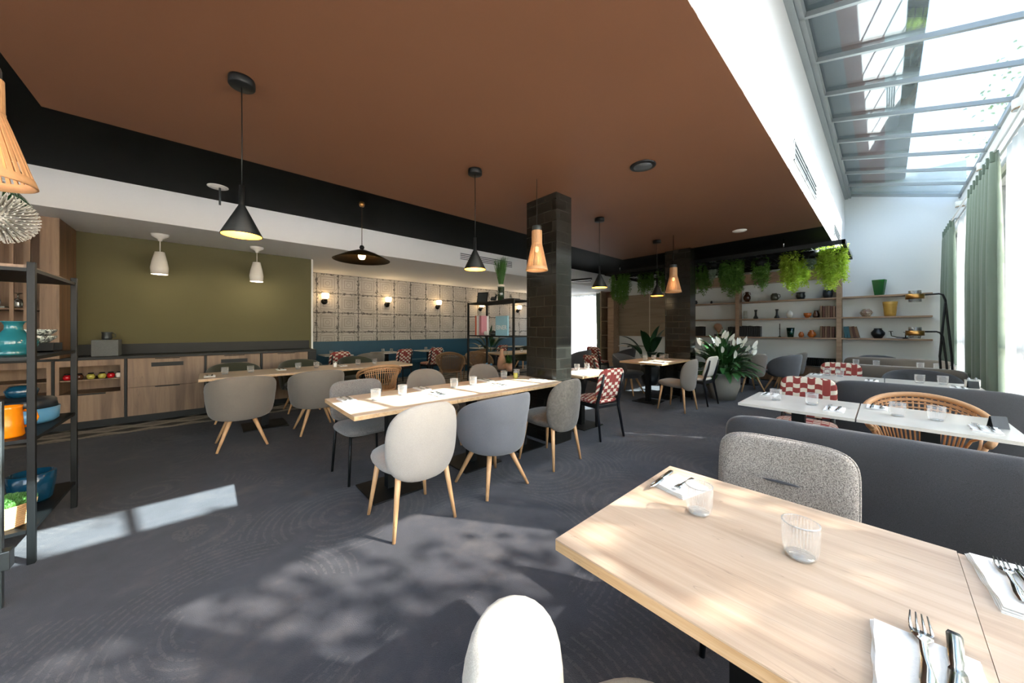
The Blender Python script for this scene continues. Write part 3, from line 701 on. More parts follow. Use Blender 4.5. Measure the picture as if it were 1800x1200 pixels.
# upper cabinet with glasses
t = root('tall_slatted_cabinet', 'tall oak shelving cabinet with slatted front standing on the worktop', 'cabinet', (-7.45, -2.3, .966))
hz = 1.80
B().slab(-.35, .35, .84, .87, 0, hz).slab(-.35, .35, -.87, -.84, 0, hz).slab(-.35, .35, -.84, .84, hz-.03, hz).slab(-.35, -.33, -.84, .84, 0, hz-.03).build('body', 'oak_dark', t)
B().slab(.35, .38, .72, .87, 0, hz-.12).slab(.35, .38, -.87, .87, hz-.12, hz).build('front_frame', 'oak_cab', t)
B().slab(.35, .37, .6, .65, 0, hz-.12).build('slat', 'oak_cab', t)
B().slab(.35, .37, .5, .53, 0, hz-.12).build('slat', 'oak_cab', t)
for z in (.28, .62, 1.1): B().slab(-.35, .33, -.84, .84, z, z+.02).build('shelf', 'oak_dark', t)
B().slab(-.3, .3, -.8, .45, .64, .66).build('mirror_shelf', 'vase_glass', t)
def goblet():
    t = root('stemmed_glass', 'x', 'glass')
    B().lathe([(.035, 0), (.04, .05), (.034, .09), (.008, .105), (.006, .16), (.035, .17), (.036, .174)], n=16).build('bowl', 'goblet', t); return t
gb = Kind(goblet())
GL = 'upside-down stemmed glass on the shelf of the tall oak cabinet'
for i in range(6): gb(GL, (-7.25+.12*(i % 2), -2.35+.13*i, 1.246+.0), 0, 'stemmed glasses in the tall cabinet')
for i in range(6): gb(GL, (-7.25+.12*(i % 2), -2.3+.13*i, 1.628), 0, 'stemmed glasses in the tall cabinet')
# ------------------------------------------------------------ left metal shelf (front corner by the camera)
def etagere(label, w, d, h, levels, cx, cy, foot=0, mat='black_metal'):
    t = root('metal_shelving_unit', label, 'shelving unit', (cx, cy, 0))
    for sx in (-1, 1):
        for sy in (-1, 1): B().box((sx*(w/2-.0125), sy*(d/2-.0125), h/2), (.03, .03, h), bev=.003).build('post', mat, t)
    for z in levels:
        B().slab(-w/2+.004, w/2-.004, -d/2+.004, d/2-.004, z-.02, z).build('shelf', mat, t)
    return t
etagere('black metal shelving unit at the left edge holding plant, vase and mug', .84, 1.5, 1.735, (1.70, 1.19, .72, .2), -3.70, -1.5)
B().slab(-4.08, -3.32, -1.4, -.78, 1.701, 1.72).build('wooden_tray', 'oak_cab'); tag(bpy.data.objects['wooden_tray'], 'flat wooden tray on top of the left metal shelving unit', 'tray')
t = root('black_tray', 'low black tray on the second shelf of the left unit', 'tray', (-3.98, -.98, 1.191)); B().slab(-.1, .1, -.17, .17, 0, .008).slab(-.1, -.09, -.17, .17, 0, .06).slab(.09, .1, -.17, .17, 0, .06).build('pan', 'black_metal', t)
t = root('turquoise_vase', 'turquoise glazed vase with flared neck on the left shelf', 'vase', (-3.6, -.9, 1.191))
B().lathe([(0, 0), (.07, 0), (.072, .012), (.066, .02), (.086, .045), (.095, .075), (.086, .105), (.05, .135), (.036, .155), (.034, .18), (.042, .2), (.054, .205), (.05, .207), (.03, .19), (.03, .15), (0, .14)], n=36).build('body', 'turquoise', t)
t = root('stacked_bowls', 'stack of black and white marbled bowls on the left shelf', 'bowls', (-3.97, -.9, 1.252))
for k in range(2): B().lathe([(0, 0), (.05, 0), (.085, .035), (.09, .05), (.084, .05), (.045, .008), (0, .008)], c=(0, 0, .045*k), n=26).build('bowl', 'marbled_bowl', t)
t = root('white_knobbly_ornament', 'white knobbly ornament behind the turquoise vase', 'ornament', (-3.85, -1.06, 1.191))
b = B()
for i in range(26):
    a = i*2.4; r = .05*math.sqrt((i % 13)/13); b.lathe([(0, 0), (.018, .01), (.018, .024), (0, .036)], c=(r*math.cos(a), r*math.sin(a), .0+.035*(i//9)), n=8)
b.build('cluster', 'white_ornament', t)
t = root('orange_mug', 'tall orange glazed mug on the third shelf of the left unit', 'mug', (-3.41, -.868, .721))
B().lathe([(0, 0), (.05, 0), (.055, .01), (.05, .08), (.046, .165), (.05, .18), (.044, .18), (.04, .16), (.045, .02), (0, .015)], n=30).build('body', 'mug_orange', t)
B().tube([(-.02, .048, .145), (-.01, .085, .14), (-.005, .095, .1), (-.01, .082, .06), (-.02, .05, .05)], .009, 8).build('handle', 'mug_orange', t)
t = root('blue_tableware_stack', 'light blue bowl under dark covered dishes on the third shelf', 'dish', (-3.85, -.93, .721))
B().lathe([(0, 0), (.13, 0), (.15, .02), (.155, .1), (.148, .1), (.14, .02), (0, .015)], n=34).build('bowl', 'light_blue', t)
B().lathe([(0, .09), (.146, .1), (.14, .15), (.13, .16), (.06, .175), (0, .18)], n=30).build('dark_dish', 'book_black', t)
B().lathe([(0, .18), (.06, .18), (.07, .22), (.05, .25), (0, .255)], n=22).build('lid', 'blue_glaze', t)
t = root('green_glass_bowl', 'dark green glass bowl behind the orange mug', 'bowl', (-3.7, -1.25, .721)); B().lathe([(0, 0), (.06, 0), (.1, .05), (.11, .1), (.105, .1), (.09, .045), (0, .01)], n=28).build('body', 'dark_green_glass', t)
t = root('blue_glazed_planter', 'deep blue glazed pot on the bottom shelf of the left unit', 'pot', (-3.8, -.88, .201)); B().lathe([(0, 0), (.07, 0), (.085, .02), (.098, .12), (.1, .19), (.09, .195), (.085, .12), (.07, .03), (0, .02)], n=32).build('body', 'blue_glaze', t)
t = root('woven_basket', 'woven basket full of green moss on the bottom shelf', 'basket', (-3.44, -.9, .201))
b = B(); 
for j in range(11):
    z = .008+.0115*j; r = .1+.0018*j
    b.lathe([(r, z-.006), (r+.006, z), (r, z+.006), (r-.006, z)], n=44, wave=lambda a, j=j: 1+.035*math.sin(22*a+PI*j))
b.lathe([(0, .0), (.1, 0)], n=30); b.build('basket', 'basket', t)
b = B(); rnd = random.Random(3)
for i in range(900):
    a = rnd.uniform(0, 2*PI); r = .115*math.sqrt(rnd.random()); p = (r*math.cos(a), r*math.sin(a), .12+.03*(1-(r/.12)**2))
    b.tri_leaf(p, (rnd.uniform(-.7, .7), rnd.uniform(-.7, .7), 1), (1, .2, 0), .028, .0035)
b.lathe([(0, .135), (.06, .13), (.11, .1)], n=20); o = b.build('moss', 'leaf', t)
# shelf-top plant: spiky ball ornament and palm leaves
t = root('spiky_ball_ornament', 'silvery spiky ball ornament on a stem atop the left shelving unit', 'ornament', (-3.58, -.95, 1.72))
b = B(); rnd = random.Random(5)
for i in range(420):
    z = 1-2*(i+.5)/420; a = i*2.39996; r = math.sqrt(1-z*z); d = Vector((r*math.cos(a), r*math.sin(a), z)); p = Vector((0, 0, .3))+d*.085
    b.tube([p, p+d*.06, p+d*.07+Vector((0, 0, .004))], [.004, .0025, .005], 5)
b.lathe([(0, -.085), (.06, -.06), (.085, 0), (.06, .06), (0, .085)], c=(0, 0, .3), n=20); b.build('spikes', 'white_ornament', t)
B().tube([(0, 0, .22), (0, 0, .0)], .007).build('stem', 'white_ornament', t)
B().lathe([(0, 0), (.05, 0), (.045, .012), (0, .014)], n=20).build('foot', 'white_ornament', t)
t = root('palm_plant', 'green palm fronds arching over the top of the left unit', 'plant', (-3.62, -1.36, 1.72)); rnd = random.Random(8)
B().lathe([(0, 0), (.08, 0), (.1, .12), (.09, .13), (0, .11)], n=24).build('pot', 'dark_teal', t)
for k, (az, rise, ln) in enumerate(((.15, .25, .78), (1.1, .5, .6), (.7, .35, .75), (2.0, .6, .5), (-.4, .35, .6), (3.2, .5, .5), (1.5, .75, .5), (.4, .7, .55), (.0, .5, .6))):
    b = B(); pts = []
    for i in range(15):
        u = i/14; pts.append(Vector((math.cos(az)*ln*u, math.sin(az)*ln*u, .12+rise*.9*math.sin(u*2.1)-.12*u*u)))
    b.tube(pts, [.005*(1-.7*i/14) for i in range(15)], 5)
    for i in range(2, 15):
        d = (pts[i]-pts[i-1]).normalized(); sd = d.cross(Vector((0, 0, 1))).normalized()
        for sg in (-1, 1):
            for q in (0, .5): b.tri_leaf(pts[i-1].lerp(pts[i], q), d*.7+sd*sg*.8+Vector((0, 0, -.25)), (0, 0, 1), .16*(1-.5*abs(i/14-.4)), .006)
    b.build('frond', 'leaf_dark', t)
t = root('steel_stand', 'pale metal post with square bracket cut by the left edge', 'post', (-2.865, -.76, 0))
B().box((0, 0, .5), (.03, .03, 1.0), bev=.003).build('post', 'grey_metal', t); B().box((0, .01, .23), (.06, .06, .09), bev=.004).build('bracket', 'grey_metal', t)
# ------------------------------------------------------------ chairs: local +x is the way the sitter faces
def V(*a): return Vector(a)
def leg(t, top, foot, r0, r1, mat, name='leg', n=12):
    B().tube([top, V(*top).lerp(V(*foot), .5), foot], [r0, (r0+r1)/2, r1], n).build(name, mat, t)
def dining_chair(fab, R=.42, w=.56, zc=.6, sw=.5):
    t = root('dining_chair', 'x', 'chair')
    seat = lambda a, b: V(.03+a, b, .435+.012*math.sin(a*6))
    B().pad(seat, sw, sw, .05, 2.8, q=2.6).build('seat', fab, t)
    def back(a, b):
        th = a/R; zz = zc+b; lean = -.10*(b)-.02
        return V(-.2-(R)*(math.cos(th)-1)*-1*-1+lean+0, R*math.sin(th), zz) if False else V(-.235+R*(1-math.cos(th))*1.0+lean, -R*math.sin(th), zz)
    B().pad(back, w, .52, .032, 2.7, rings=8, segs=48, q=3).build('backrest', fab, t)
    for sx in (-1, 1):
        for sy in (-1, 1): leg(t, (sx*.17, sy*.17, .42), (sx*.225, sy*.225, 0), .021, .011, 'oak_leg')
    return t
def tub_chair(fab):
    t = root('tub_armchair', 'x', 'chair')
    B().pad(lambda a, b: V(.03+a, b, .43), .5, .5, .055, 2.6, q=2.6).build('seat', fab, t)
    R = .31
    def shell(a, b):
        th = a/R; z = .575+b*(1-.16*(abs(th)/1.9)**2)-.05*(th/1.9)**2
        rr = R*(.86+.16*min(1, (b+.26)/.5))
        return V(-rr*math.cos(th)*1.0+.01-.05*(b), -rr*math.sin(th)*1.02, z)
    B().pad(shell, 2*R*1.95, .5, .028, 2.5, rings=9, segs=72, q=3).build('shell', fab, t)
    B().lathe([(0, .33), (.17, .33), (.24, .36), (.25, .4), (0, .4)], n=28).build('seat_base', fab, t)
    for sx in (-1, 1):
        for sy in (-1, 1): leg(t, (sx*.09, sy*.09, .36), (sx*.225, sy*.225, 0), .025, .012, 'oak_leg')
    return t
def boucle_chair():
    t = root('boucle_chair', 'x', 'chair')
    B().pad(lambda a, b: V(.02+a, b, .45), .48, .5, .042, 4, q=3).build('seat', 'boucle', t)
    def back(a, b): return V(-.215-.13*b+.35*a*a, -a, .665+b)
    bk = B().pad(back, .49, .36, .032, 5, rings=8, segs=56, q=3.2).build('backrest', 'boucle', t)
    B().pad(lambda a, b: V(-.175-.13*b+.35*a*a, -a, .665+b), .13, .012, .006, 2.2, rings=3, segs=20).build('seam', 'charcoal', bk)
    pts = []
    for k in range(57):
        a = 2*PI*k/56; x = math.copysign(abs(math.cos(a))**.4, math.cos(a))*.245; y = math.copysign(abs(math.sin(a))**.4, math.sin(a))*.18; pts.append(back(x, y))
    B().tube(pts[:-1], .0045, 6, closed=True).build('piping', 'boucle', bk)
    for sy in (-1, 1):
        leg(t, (.17, sy*.19, .43), (.2, sy*.215, 0), .012, .011, 'black_metal')
        leg(t, (-.2, sy*.19, .5), (-.24, sy*.215, 0), .012, .011, 'black_metal')
    B().slab(-.19, .19, -.19, .19, .405, .42).build('seat_frame', 'black_metal', t)
    return t
def wood_chair(fab):
    t = root('black_frame_chair', 'x', 'chair')
    B().pad(lambda a, b: V(.02+a, b, .452), .43, .45, .036, 4, q=3).build('seat', fab, t)
    B().pad(lambda a, b: V(-.235-.28*b+.25*a*a, -a, .68+b), .43, .38, .024, 5, rings=6, segs=44, q=3).build('backrest', fab, t)
    B().slab(-.2, .2, -.2, .2, .375, .42, .008).build('seat_frame', 'black_wood', t)
    for sy in (-1, 1):
        leg(t, (.185, sy*.185, .41), (.2, sy*.205, 0), .02, .013, 'black_wood')
        B().tube([(-.27, sy*.205, 0), (-.2, sy*.185, .38), (-.2, sy*.185, .45), (-.262, sy*.17, .66), (-.29, sy*.165, .8)], [.013, .02, .022, .017, .012], 10).build('leg', 'black_wood', t)
    return t
def rattan_chair(mat, solid=False):
    t = root('rattan_armchair', 'x', 'chair')
    R = .29; hoop = []
    for k in range(31):
        th = -2.15+4.3*k/30; back = max(0, math.cos(th)); z = .63+.17*(max(0, math.cos(th*.75)))**1.3-.10*max(0, (abs(th)-1.4))
        hoop.append(V(-R*math.cos(th)*1.05-.04*back+.02, -R*math.sin(th)*1.08, z))
    B().tube(hoop, .021, 10).build('top_rail', mat, t)
    B().tube([p+V(.012 if abs(i-15) < 9 else 0, 0, -.045) for i, p in enumerate(hoop)][5:26], .009, 8).build('lower_rail', mat, t)
    b = B()
    for k in range(25 if solid else 19):
        m = (25 if solid else 19)-1
        th = (-1.0+2.0*k/m) if not solid else (-1.9+3.8*k/m); i = (th+2.15)/4.3*30; i0 = int(i); p = hoop[i0].lerp(hoop[min(30, i0+1)], i-i0)
        q = V(-.215*math.cos(th), -.215*math.sin(th), .42)
        b.tube([p, p.lerp(q, .5)+V(-.012*math.cos(th), 0, 0), q], .0062, 6)
    b.build('slats', mat, t)
    b = B()
    for j in range(14 if solid else 3):
        f = (j+1)/(15 if solid else 11); pts = []
        for k in range(25):
            th = (-1.0+2.0*k/24) if not solid else (-1.9+3.8*k/24); i = (th+2.15)/4.3*30; i0 = int(i); p = hoop[i0].lerp(hoop[min(30, i0+1)], i-i0)
            q = V(-.215*math.cos(th), -.215*math.sin(th), .42); pts.append(p.lerp(q, f)+V(.006*(-1)**k, .006*(-1)**k, 0))
        b.tube(pts, .006, 5)
    b.build('weave', mat, t)
    b = B()
    for j in range(16):
        r = .015+.0145*j; b.lathe([(r, .425), (r+.007, .43), (r+.0145, .425)], n=36, wave=lambda a, j=j: 1+.02*math.sin(16*a+PI*j))
    b.lathe([(0, .40), (.24, .40), (.25, .41), (.25, .425), (0, .425)], n=36).build('seat', mat, t)
    for sy in (-1, 1):
        B().tube([hoop[2 if sy > 0 else 28], (.17, sy*.2, .42), (.2, sy*.22, 0)], [.014, .015, .014], 8).build('leg', mat, t)
        B().tube([(-.16, sy*.17, .42), (-.22, sy*.2, 0)], [.015, .014], 8).build('leg', mat, t)
        B().tube([(.17, sy*.21, .43), (.13, sy*.24, .54), (.02, sy*.26, .575), (-.09, sy*.23, .52), (-.13, sy*.2, .43)], .009, 6).build('arm_brace', mat, t)
    return t
K = {}
for nm, pr in (('din', dining_chair('beige')), ('tub', tub_chair('greige')), ('bou', boucle_chair()), ('red', wood_chair('red_blocks')), ('crm', wood_chair('cream_fab')), ('rat', rattan_chair('rattan')), ('wic', rattan_chair('rattan_brown', True))): K[nm] = Kind(pr)
DG = PI/180
# long middle table, near side
K['din']('pale beige dining chair with oak legs nearest the camera at the middle table', (-2.29, 1.085, 0), PI)
K['tub']('mid grey tub chair with splayed oak legs beside the pale beige chair', (-2.31, 1.84, 0), PI, None, {'greige': 'grey_fab'})
K['din']('brown velvet dining chair with oak legs by the near tiled column', (-2.33, 2.63, 0), PI+.05, None, {'beige': 'brown_velvet'})
# far side of middle table
K['bou']('mottled grey fabric chair with thin black legs behind the near end of the middle table', (-3.28, 1.09, 0), .05, None, {'boucle': 'boucle_dark'})
K['din']('greige rounded chair back behind the middle of the middle table', (-3.52, 1.95, 0), .0, 'greige chairs behind the middle table', {'beige': 'greige'})
K['din']('greige rounded chair back behind the far end of the middle table', (-3.52, 2.82, 0), .0, 'greige chairs behind the middle table', {'beige': 'greige'})
# left table
K['tub']('greige tub armchair with splayed oak legs, leftmost in the photo', (-5.06, .28, 0), PI)
K['tub']('greige tub armchair with oak legs, second from the left', (-5.12, 1.07, 0), PI)
K['tub']('dark olive chair on the cabinet side of the left table, left one', (-6.55, .28, 0), 0, None, {'greige': 'olive_fab'})
K['tub']('dark olive chair on the cabinet side of the left table, right one', (-6.55, 1.15, 0), 0, None, {'greige': 'olive_fab'})
K['tub']('dark olive chair on the far side of the left table, by the rattan chair', (-6.6, 2.05, 0), 0, None, {'greige': 'olive_fab'})
K['rat']('pale rattan armchair with slatted back at the far end of the left table', (-5.3, 1.98, 0), PI-.1)
# chairs along the blue bench
for y, lb in ((2.05, 'red patterned chair facing the blue bench, leftmost beside the cabinet end'), (3.5, 'red patterned chair facing the blue bench, behind the rattan armchair'), (4.35, 'red patterned chair facing the blue bench, left of the brown wicker chairs')):
    K['red'](lb, (-8.05, y, 0), PI+.1)
K['tub']('greige chair at the blue bench between two red patterned chairs', (-8.0, 2.75, 0), PI)
K['wic']('brown wicker armchair in front, left of the metal bookshelf', (-6.5, 4.0, 0), -.4)
K['wic']('brown wicker armchair behind, its back above the front wicker chair', (-7.4, 5.3, 0), PI+.3)
K['wic']('brown wicker armchair seen half behind the metal bookshelf post', (-6.3, 4.65, 0), -.2)
K['red']('red patterned chair seen through the metal bookshelf, left one', (-8.0, 6.6, 0), PI)
K['red']('red patterned chair seen through the metal bookshelf beside the column', (-7.3, 8.4, 0), PI)
K['tub']('dark chair seen through the metal bookshelf behind the grey table', (-7.9, 7.6, 0), PI, None, {'greige': 'olive_fab'})
# beside and beyond the near column
K['red']('red patterned chair with black frame, nearest, right of the near column', (-2.5, 3.72, 0), PI-.18)
K['red']('red patterned chair with black frame between the two oak tables', (-3.55, 5.45, 0), PI/2-.35)
K['red']('red patterned chair in front of the white sheer curtain', (-5.3, 8.0, 0), PI/2)
K['tub']('charcoal tub chair by the sheer curtain, its back to the dark curtain', (-4.9, 8.6, 0), PI, None, {'greige': 'charcoal'})
K['tub']('charcoal tub chair half hidden by the near column edge', (-5.25, 7.0, 0), PI, None, {'greige': 'charcoal'})
K['tub']('grey tub chair behind the far oak table and dark plant', (-3.6, 6.55, 0), 0, None, {'greige': 'charcoal'})
K['din']('light grey dining chair with oak legs at the far oak table', (-2.34, 5.86, 0), PI-.05, None, {'beige': 'greige'})
K['crm']('black framed chair with cream seat in front of the stone planter', (-2.3, 6.65, 0), PI-.1)
# far group
K['tub']('greige tub armchair with oak legs behind the stone planter', (-2.0, 8.78, 0), 2.2)
K['tub']('grey tub armchair at the far round table, its inside lit', (-1.5, 10.0, 0), PI, None, {'greige': 'greige'})
K['tub']('blue grey tub armchair at the far round table seen from the side', (-1.48, 9.15, 0), 2.75, None, {'greige': 'grey_fab'})
# foreground
K['cre'] = Kind(dining_chair('cream_fab', .22, .72, .55, .48))
K['cre']('cream chair in the foreground at the bottom edge, its back lit by sun', (-.30, .56, 0), 68*DG)
K['bou']('mottled grey fabric chair behind the foreground oak table', (-.30, 1.72, 0), -PI/2+.05)
K['bou']('mottled grey fabric chair cut by the right edge of the photo', (.62, 1.72, 0), -PI/2)
# right hand window side
K['red']('red checked chair behind the nearest stone table', (-.5, 4.16, 0), -PI/2+.05)
K['rat']('pale rattan armchair behind the nearest stone table at the window', (.2, 4.08, 0), -PI/2+.03)
K['red']('red checked chair behind the second stone table', (-.42, 6.42, 0), -PI/2)
K['tub']('dark grey tub chair at the second stone table by the window', (.3, 6.5, 0), -PI/2, None, {'greige': 'charcoal'})
K['tub']('dark grey tub chair against the far wall beyond the last stone table', (-.1, 9.65, 0), -PI/2, None, {'greige': 'charcoal'})
for k in K.values(): k.done()
# long upholstered benches, sitters face +y, back toward the camera
def bench(label, x0, x1, y, h=.85, fab='charcoal'):
    w = x1-x0; t = root('upholstered_bench', label, 'bench', ((x0+x1)/2, y, 0))
    B().pad(lambda a, b: V(a, .03-.10*(b)+0, h/2+.06+b), w, h-.12, .05, 9, rings=8, segs=72, q=3.2).build('backrest', fab, t)
    B().pad(lambda a, b: V(a, .33+b, .40), w, .5, .07, 9, rings=6, segs=64, q=3).build('seat', fab, t)
    B().slab(-w/2+.05, w/2-.05, .05, .5, .08, .33, .01).build('base', 'black_wood', t)
    for x in (-w/2+.12, w/2-.12):
        for yy in (.1, .45): B().slab(x-.02, x+.02, yy-.02, yy+.02, 0, .08).build('leg', 'black_wood', t)
    return t
bench('charcoal upholstered bench with a high back behind the foreground chair', -.66, .84, 2.36)
bench('charcoal upholstered bench serving the second stone table', -.36, .8, 4.78, .84)
bench('grey upholstered bench serving the last stone table', -.4, .7, 6.95, .84, 'greige')
bench('grey upholstered bench beyond the last stone table', -.5, .74, 8.55, .86, 'greige')
# blue bench along the tin wall
t = root('blue_banquette', 'long blue vinyl banquette running under the pressed tin wall', 'bench', (-9.3, 0, 0))
B().slab(-.26, -.16, 1.65, 11.0, .0, 1.03, .02).build('backrest', 'blue_vinyl', t)
B().slab(-.16, .3, 1.65, 11.0, .36, .47, .03).build('seat', 'blue_vinyl', t); B().slab(-.16, .24, 1.65, 11.0, 0, .36).build('base', 'blue_vinyl', t)
# ------------------------------------------------------------ tables
def table(name, label, x0, x1, y0, y1, top='oak_top', edge='oak_edge', h=.75, th=.032, plate=.44, cols=((0, 0),)):
    cx, cy = (x0+x1)/2, (y0+y1)/2; w, d = x1-x0, y1-y0
    t = root(name, label, 'table', (cx, cy, 0))
    B().slab(-w/2, w/2, -d/2, d/2, h-.004, h, 0).build('tabletop', top, t)
    B().slab(-w/2, w/2, -d/2, d/2, h-th, h-.0045, 0).build('table_edge', edge, t)
    for px, py in cols:
        B().slab(px-.04, px+.04, py-.04, py+.04, .012, h-th-.006).build('pedestal', 'black_metal', t)
        B().slab(px-plate/2, px+plate/2, py-plate/2, py+plate/2, 0, .012, .003).build('base_plate', 'black_metal', t)
    B().slab(-w*.3, w*.3, -d*.3, d*.3, h-th-.008, h-th-.001).build('top_bracket', 'black_metal', t)
    return t
OT = 'oak_top_y'
table('oak_dining_table', 'oak topped table in the middle row, the end nearest the camera', -3.22, -2.43, .735, 1.567, OT)
table('oak_dining_table', 'oak topped table in the middle row, the one in the middle', -3.22, -2.43, 1.57, 2.402, OT)
table('oak_dining_table', 'oak topped table in the middle row, touching the near column', -3.22, -2.43, 2.405, 2.99, OT, plate=.4)
table('oak_dining_table', 'left oak table nearest the cabinets with two tub armchairs', -6.2, -5.45, -.1, 1.25, OT, plate=.5)
table('oak_dining_table', 'left oak table behind the rattan armchair', -6.2, -5.45, 1.253, 2.6, OT, plate=.5)
table('oak_dining_table', 'oak table right of the near column with a few bottles on it', -3.2, -2.55, 3.5, 4.3, OT)
table('oak_dining_table', 'far oak table by the dark column with four glasses', -3.35, -2.55, 5.75, 7.0, OT, plate=.42, cols=((0, -.3), (0, .3)))
table('foreground_oak_table', 'large oak table in the right foreground with a plywood edge', -.63, .13, .735, 1.5, 'oak_top')
table('foreground_oak_table', 'oak table joined to the right of the foreground table, cut by the frame', .131, .86, .735, 1.49, 'oak_top')
for (y0, y1, nm, sp_) in ((3.2, 3.9, 'nearest', (-.8, -.13, .53)), (5.4, 6.1, 'second', (-.68, .0, .66)), (7.6, 8.25, 'last', (-.6, .08, .75))):
    table('stone_topped_table', '%s stone topped table row, the table on the aisle side' % nm, sp_[0], sp_[1]-.004, y0, y1, 'stone_top', 'stone_top', th=.02, plate=.4)
    table('stone_topped_table', '%s stone topped table row, the table against the window' % nm, sp_[1]+.004, sp_[2], y0, y1, 'stone_top', 'stone_top', th=.02, plate=.4)
for y, lb in ((2.2, 'leftmost'), (3.4, 'second'), (4.6, 'third'), (6.5, 'fourth'), (8.0, 'furthest')):
    table('bench_table', '%s grey topped table in front of the blue banquette' % lb, -8.95, -8.3, y-.3, y+.3, 'stone_top', 'stone_top', th=.02, plate=.4)
table('oak_dining_table', 'grey oak table with glasses seen through the metal bookshelf', -6.9, -6.1, 5.2, 7.6, OT, plate=.45, cols=((0, -.7), (0, .7)))
t = root('round_table', 'small round table among the tub chairs by the far wall', 'table', (-2.25, 9.8, 0)); B().lathe([(0, .72), (.36, .72), (.43-.06, .735), (.36, .75), (0, .75)], n=36).build('tabletop', 'stone_top', t)
B().tube([(0, 0, .01), (0, 0, .72)], .03, 12).build('pedestal', 'black_metal', t); B().lathe([(0, 0), (.24, 0), (.24, .012), (0, .02)], n=30).build('base_plate', 'black_metal', t)
t = root('round_table', 'small round marble table holding glassware beside the dark plant', 'table', (-5.05, 9.4, 0)); B().lathe([(0, .83), (.4, .83), (.41, .84), (.4, .85), (0, .85)], n=36).build('tabletop', 'stone_top', t)
B().tube([(0, 0, .01), (0, 0, .83)], .02, 12).build('pedestal', 'steel', t); B().lathe([(0, 0), (.24, 0), (.24, .012), (0, .02)], n=30).build('base_plate', 'black_metal', t)
# ------------------------------------------------------------ tableware
def tumbler():
    t = root('water_glass', 'x', 'glass')
    B().lathe([(0, .001), (.028, .001), (.034, .008), (.0385, .03), (.040, .06), (.040, .092), (.0375, .092), (.037, .06), (.035, .03), (.029, .014), (0, .011)], n=48).build('body', 'tumbler', t)
    B().lathe([(.0375, .0915), (.0405, .0905), (.0408, .093), (.0375, .0938)], n=40).build('rim', 'glass_rim', t)
    B().lathe([(0, .003), (.027, .003), (.03, .009), (0, .011)], n=30).build('thick_base', 'glass_rim', t)
    return t
tg = Kind(tumbler())
def glass(lb, x, y, z=.75, grp=None): tg(lb, (x, y, z), random.uniform(0, 6), grp)
def fork():
    o = B(); L = .19; prof = [(0, .007, .002), (.03, .009, .003), (.08, .0045, .004), (.115, .004, .005), (.128, .011, .004), (.145, .0125, .003)]
    vs = []; fs = []
    for x, w, z in prof:
        for dz in (.0, .0018): vs += [(x, -w, z+dz), (x, w, z+dz)]
    for j in range(len(prof)-1):
        a = 4*j; c = a+4; fs += [(a, c, c+1, a+1), (a+2, a+3, c+3, c+2), (a, a+2, c+2, c), (a+1, c+1, c+3, a+3)]
    fs += [(0, 1, 3, 2)]; k = 4*(len(prof)-1); fs += [(k, k+2, k+3, k+1)]
    o.add(vs, fs, True)
    for i in range(4):
        y = -.0105+.007*i; o.tube([(.143, y, .004), (.165, y, .003), (.19, y*.85, .007)], [.0022, .0018, .001], 6)
    return tag(o.build('fork', 'steel'), 'x', 'fork')
def knife():
    o = B(); pr = [(0, .006), (.01, .009), (.07, .008), (.095, .006), (.1, .009), (.15, .011), (.18, .009), (.2, .002)]
    vs = []; fs = []
    for i, (x, w) in enumerate(pr):
        z = .0045 if i < 4 else .002
        vs += [(x, -w*.8, 0), (x, w, 0), (x, w, z), (x, -w*.8, z)]
    for j in range(len(pr)-1):
        for k in range(4): fs.append((4*j+k, 4*j+4+k, 4*j+4+(k+1) % 4, 4*j+(k+1) % 4))
    fs += [(0, 1, 2, 3), tuple(4*(len(pr)-1)+q for q in (3, 2, 1, 0))]
    o.add(vs, fs, True); return tag(o.build('knife', 'steel'), 'x', 'knife')
def nap(big=False):
    o = B(); w, d = (.11, .2) if not big else (.17, .22)
    for k in range(3 if not big else 4):
        n = 8; s = 1-.02*k; z = .0012+.0028*k; vs = []; fs = []
        for i in range(n+1):
            for j in range(5):
                vs.append(((i/n-.5)*d*s, (j/4-.5)*w*s+.0015*math.sin(i*1.9+k), z+.0012*math.sin(i*1.3+j+k)+.0008*k))
        for i in range(n):
            for j in range(4): fs.append((i*5+j, i*5+5+j, i*5+6+j, i*5+j+1))
        m = len(vs); v2 = [(x, y, zz-.0022) for x, y, zz in vs]; o.add(vs, fs, True); o.add(v2, [f[::-1] for f in fs])
        ring = [i*5 for i in range(n+1)]+[n*5+j for j in range(1, 5)]+[i*5+4 for i in range(n-1, -1, -1)]+[j for j in range(3, 0, -1)]
        o.add(vs+v2, [(ring[q], ring[(q+1) % len(ring)], ring[(q+1) % len(ring)]+m, ring[q]+m) for q in range(len(ring))])
    return tag(o.build('napkin', 'napkin', merge=False), 'x', 'napkin')
fk, kn, nk, nb = Kind(fork()), Kind(knife()), Kind(nap()), Kind(nap(True))
def setting(where, x, y, rz, z=.75, big=False, off=0, g=None):
    d = V(math.cos(rz), math.sin(rz), 0); p = V(-math.sin(rz), math.cos(rz), 0); zz = z+(.0125 if not big else .0155)
    (nb if big else nk)('folded white napkin '+where, (x, y, z), rz)
    a = V(x, y, 0)-d*.09+p*.02; fk('steel fork lying on the napkin '+where, (a.x, a.y, zz), rz+.05)
    a = V(x, y, 0)-d*.09-p*.02; kn('steel knife lying on the napkin '+where, (a.x, a.y, zz), rz-.04)
MT = 'on the middle table row'
glass('ribbed glass %s, nearest the camera' % MT, -2.87, 1.04); glass('ribbed glass %s, second from the near end' % MT, -2.93, 1.3)
glass('ribbed glass %s, left of the middle pair' % MT, -2.95, 1.86); glass('ribbed glass %s, right of the middle pair' % MT, -2.94, 2.09)
glass('ribbed glass %s, left of the pair by the column' % MT, -3.1, 2.66); glass('ribbed glass %s, right of the pair by the column' % MT, -3.1, 2.87)
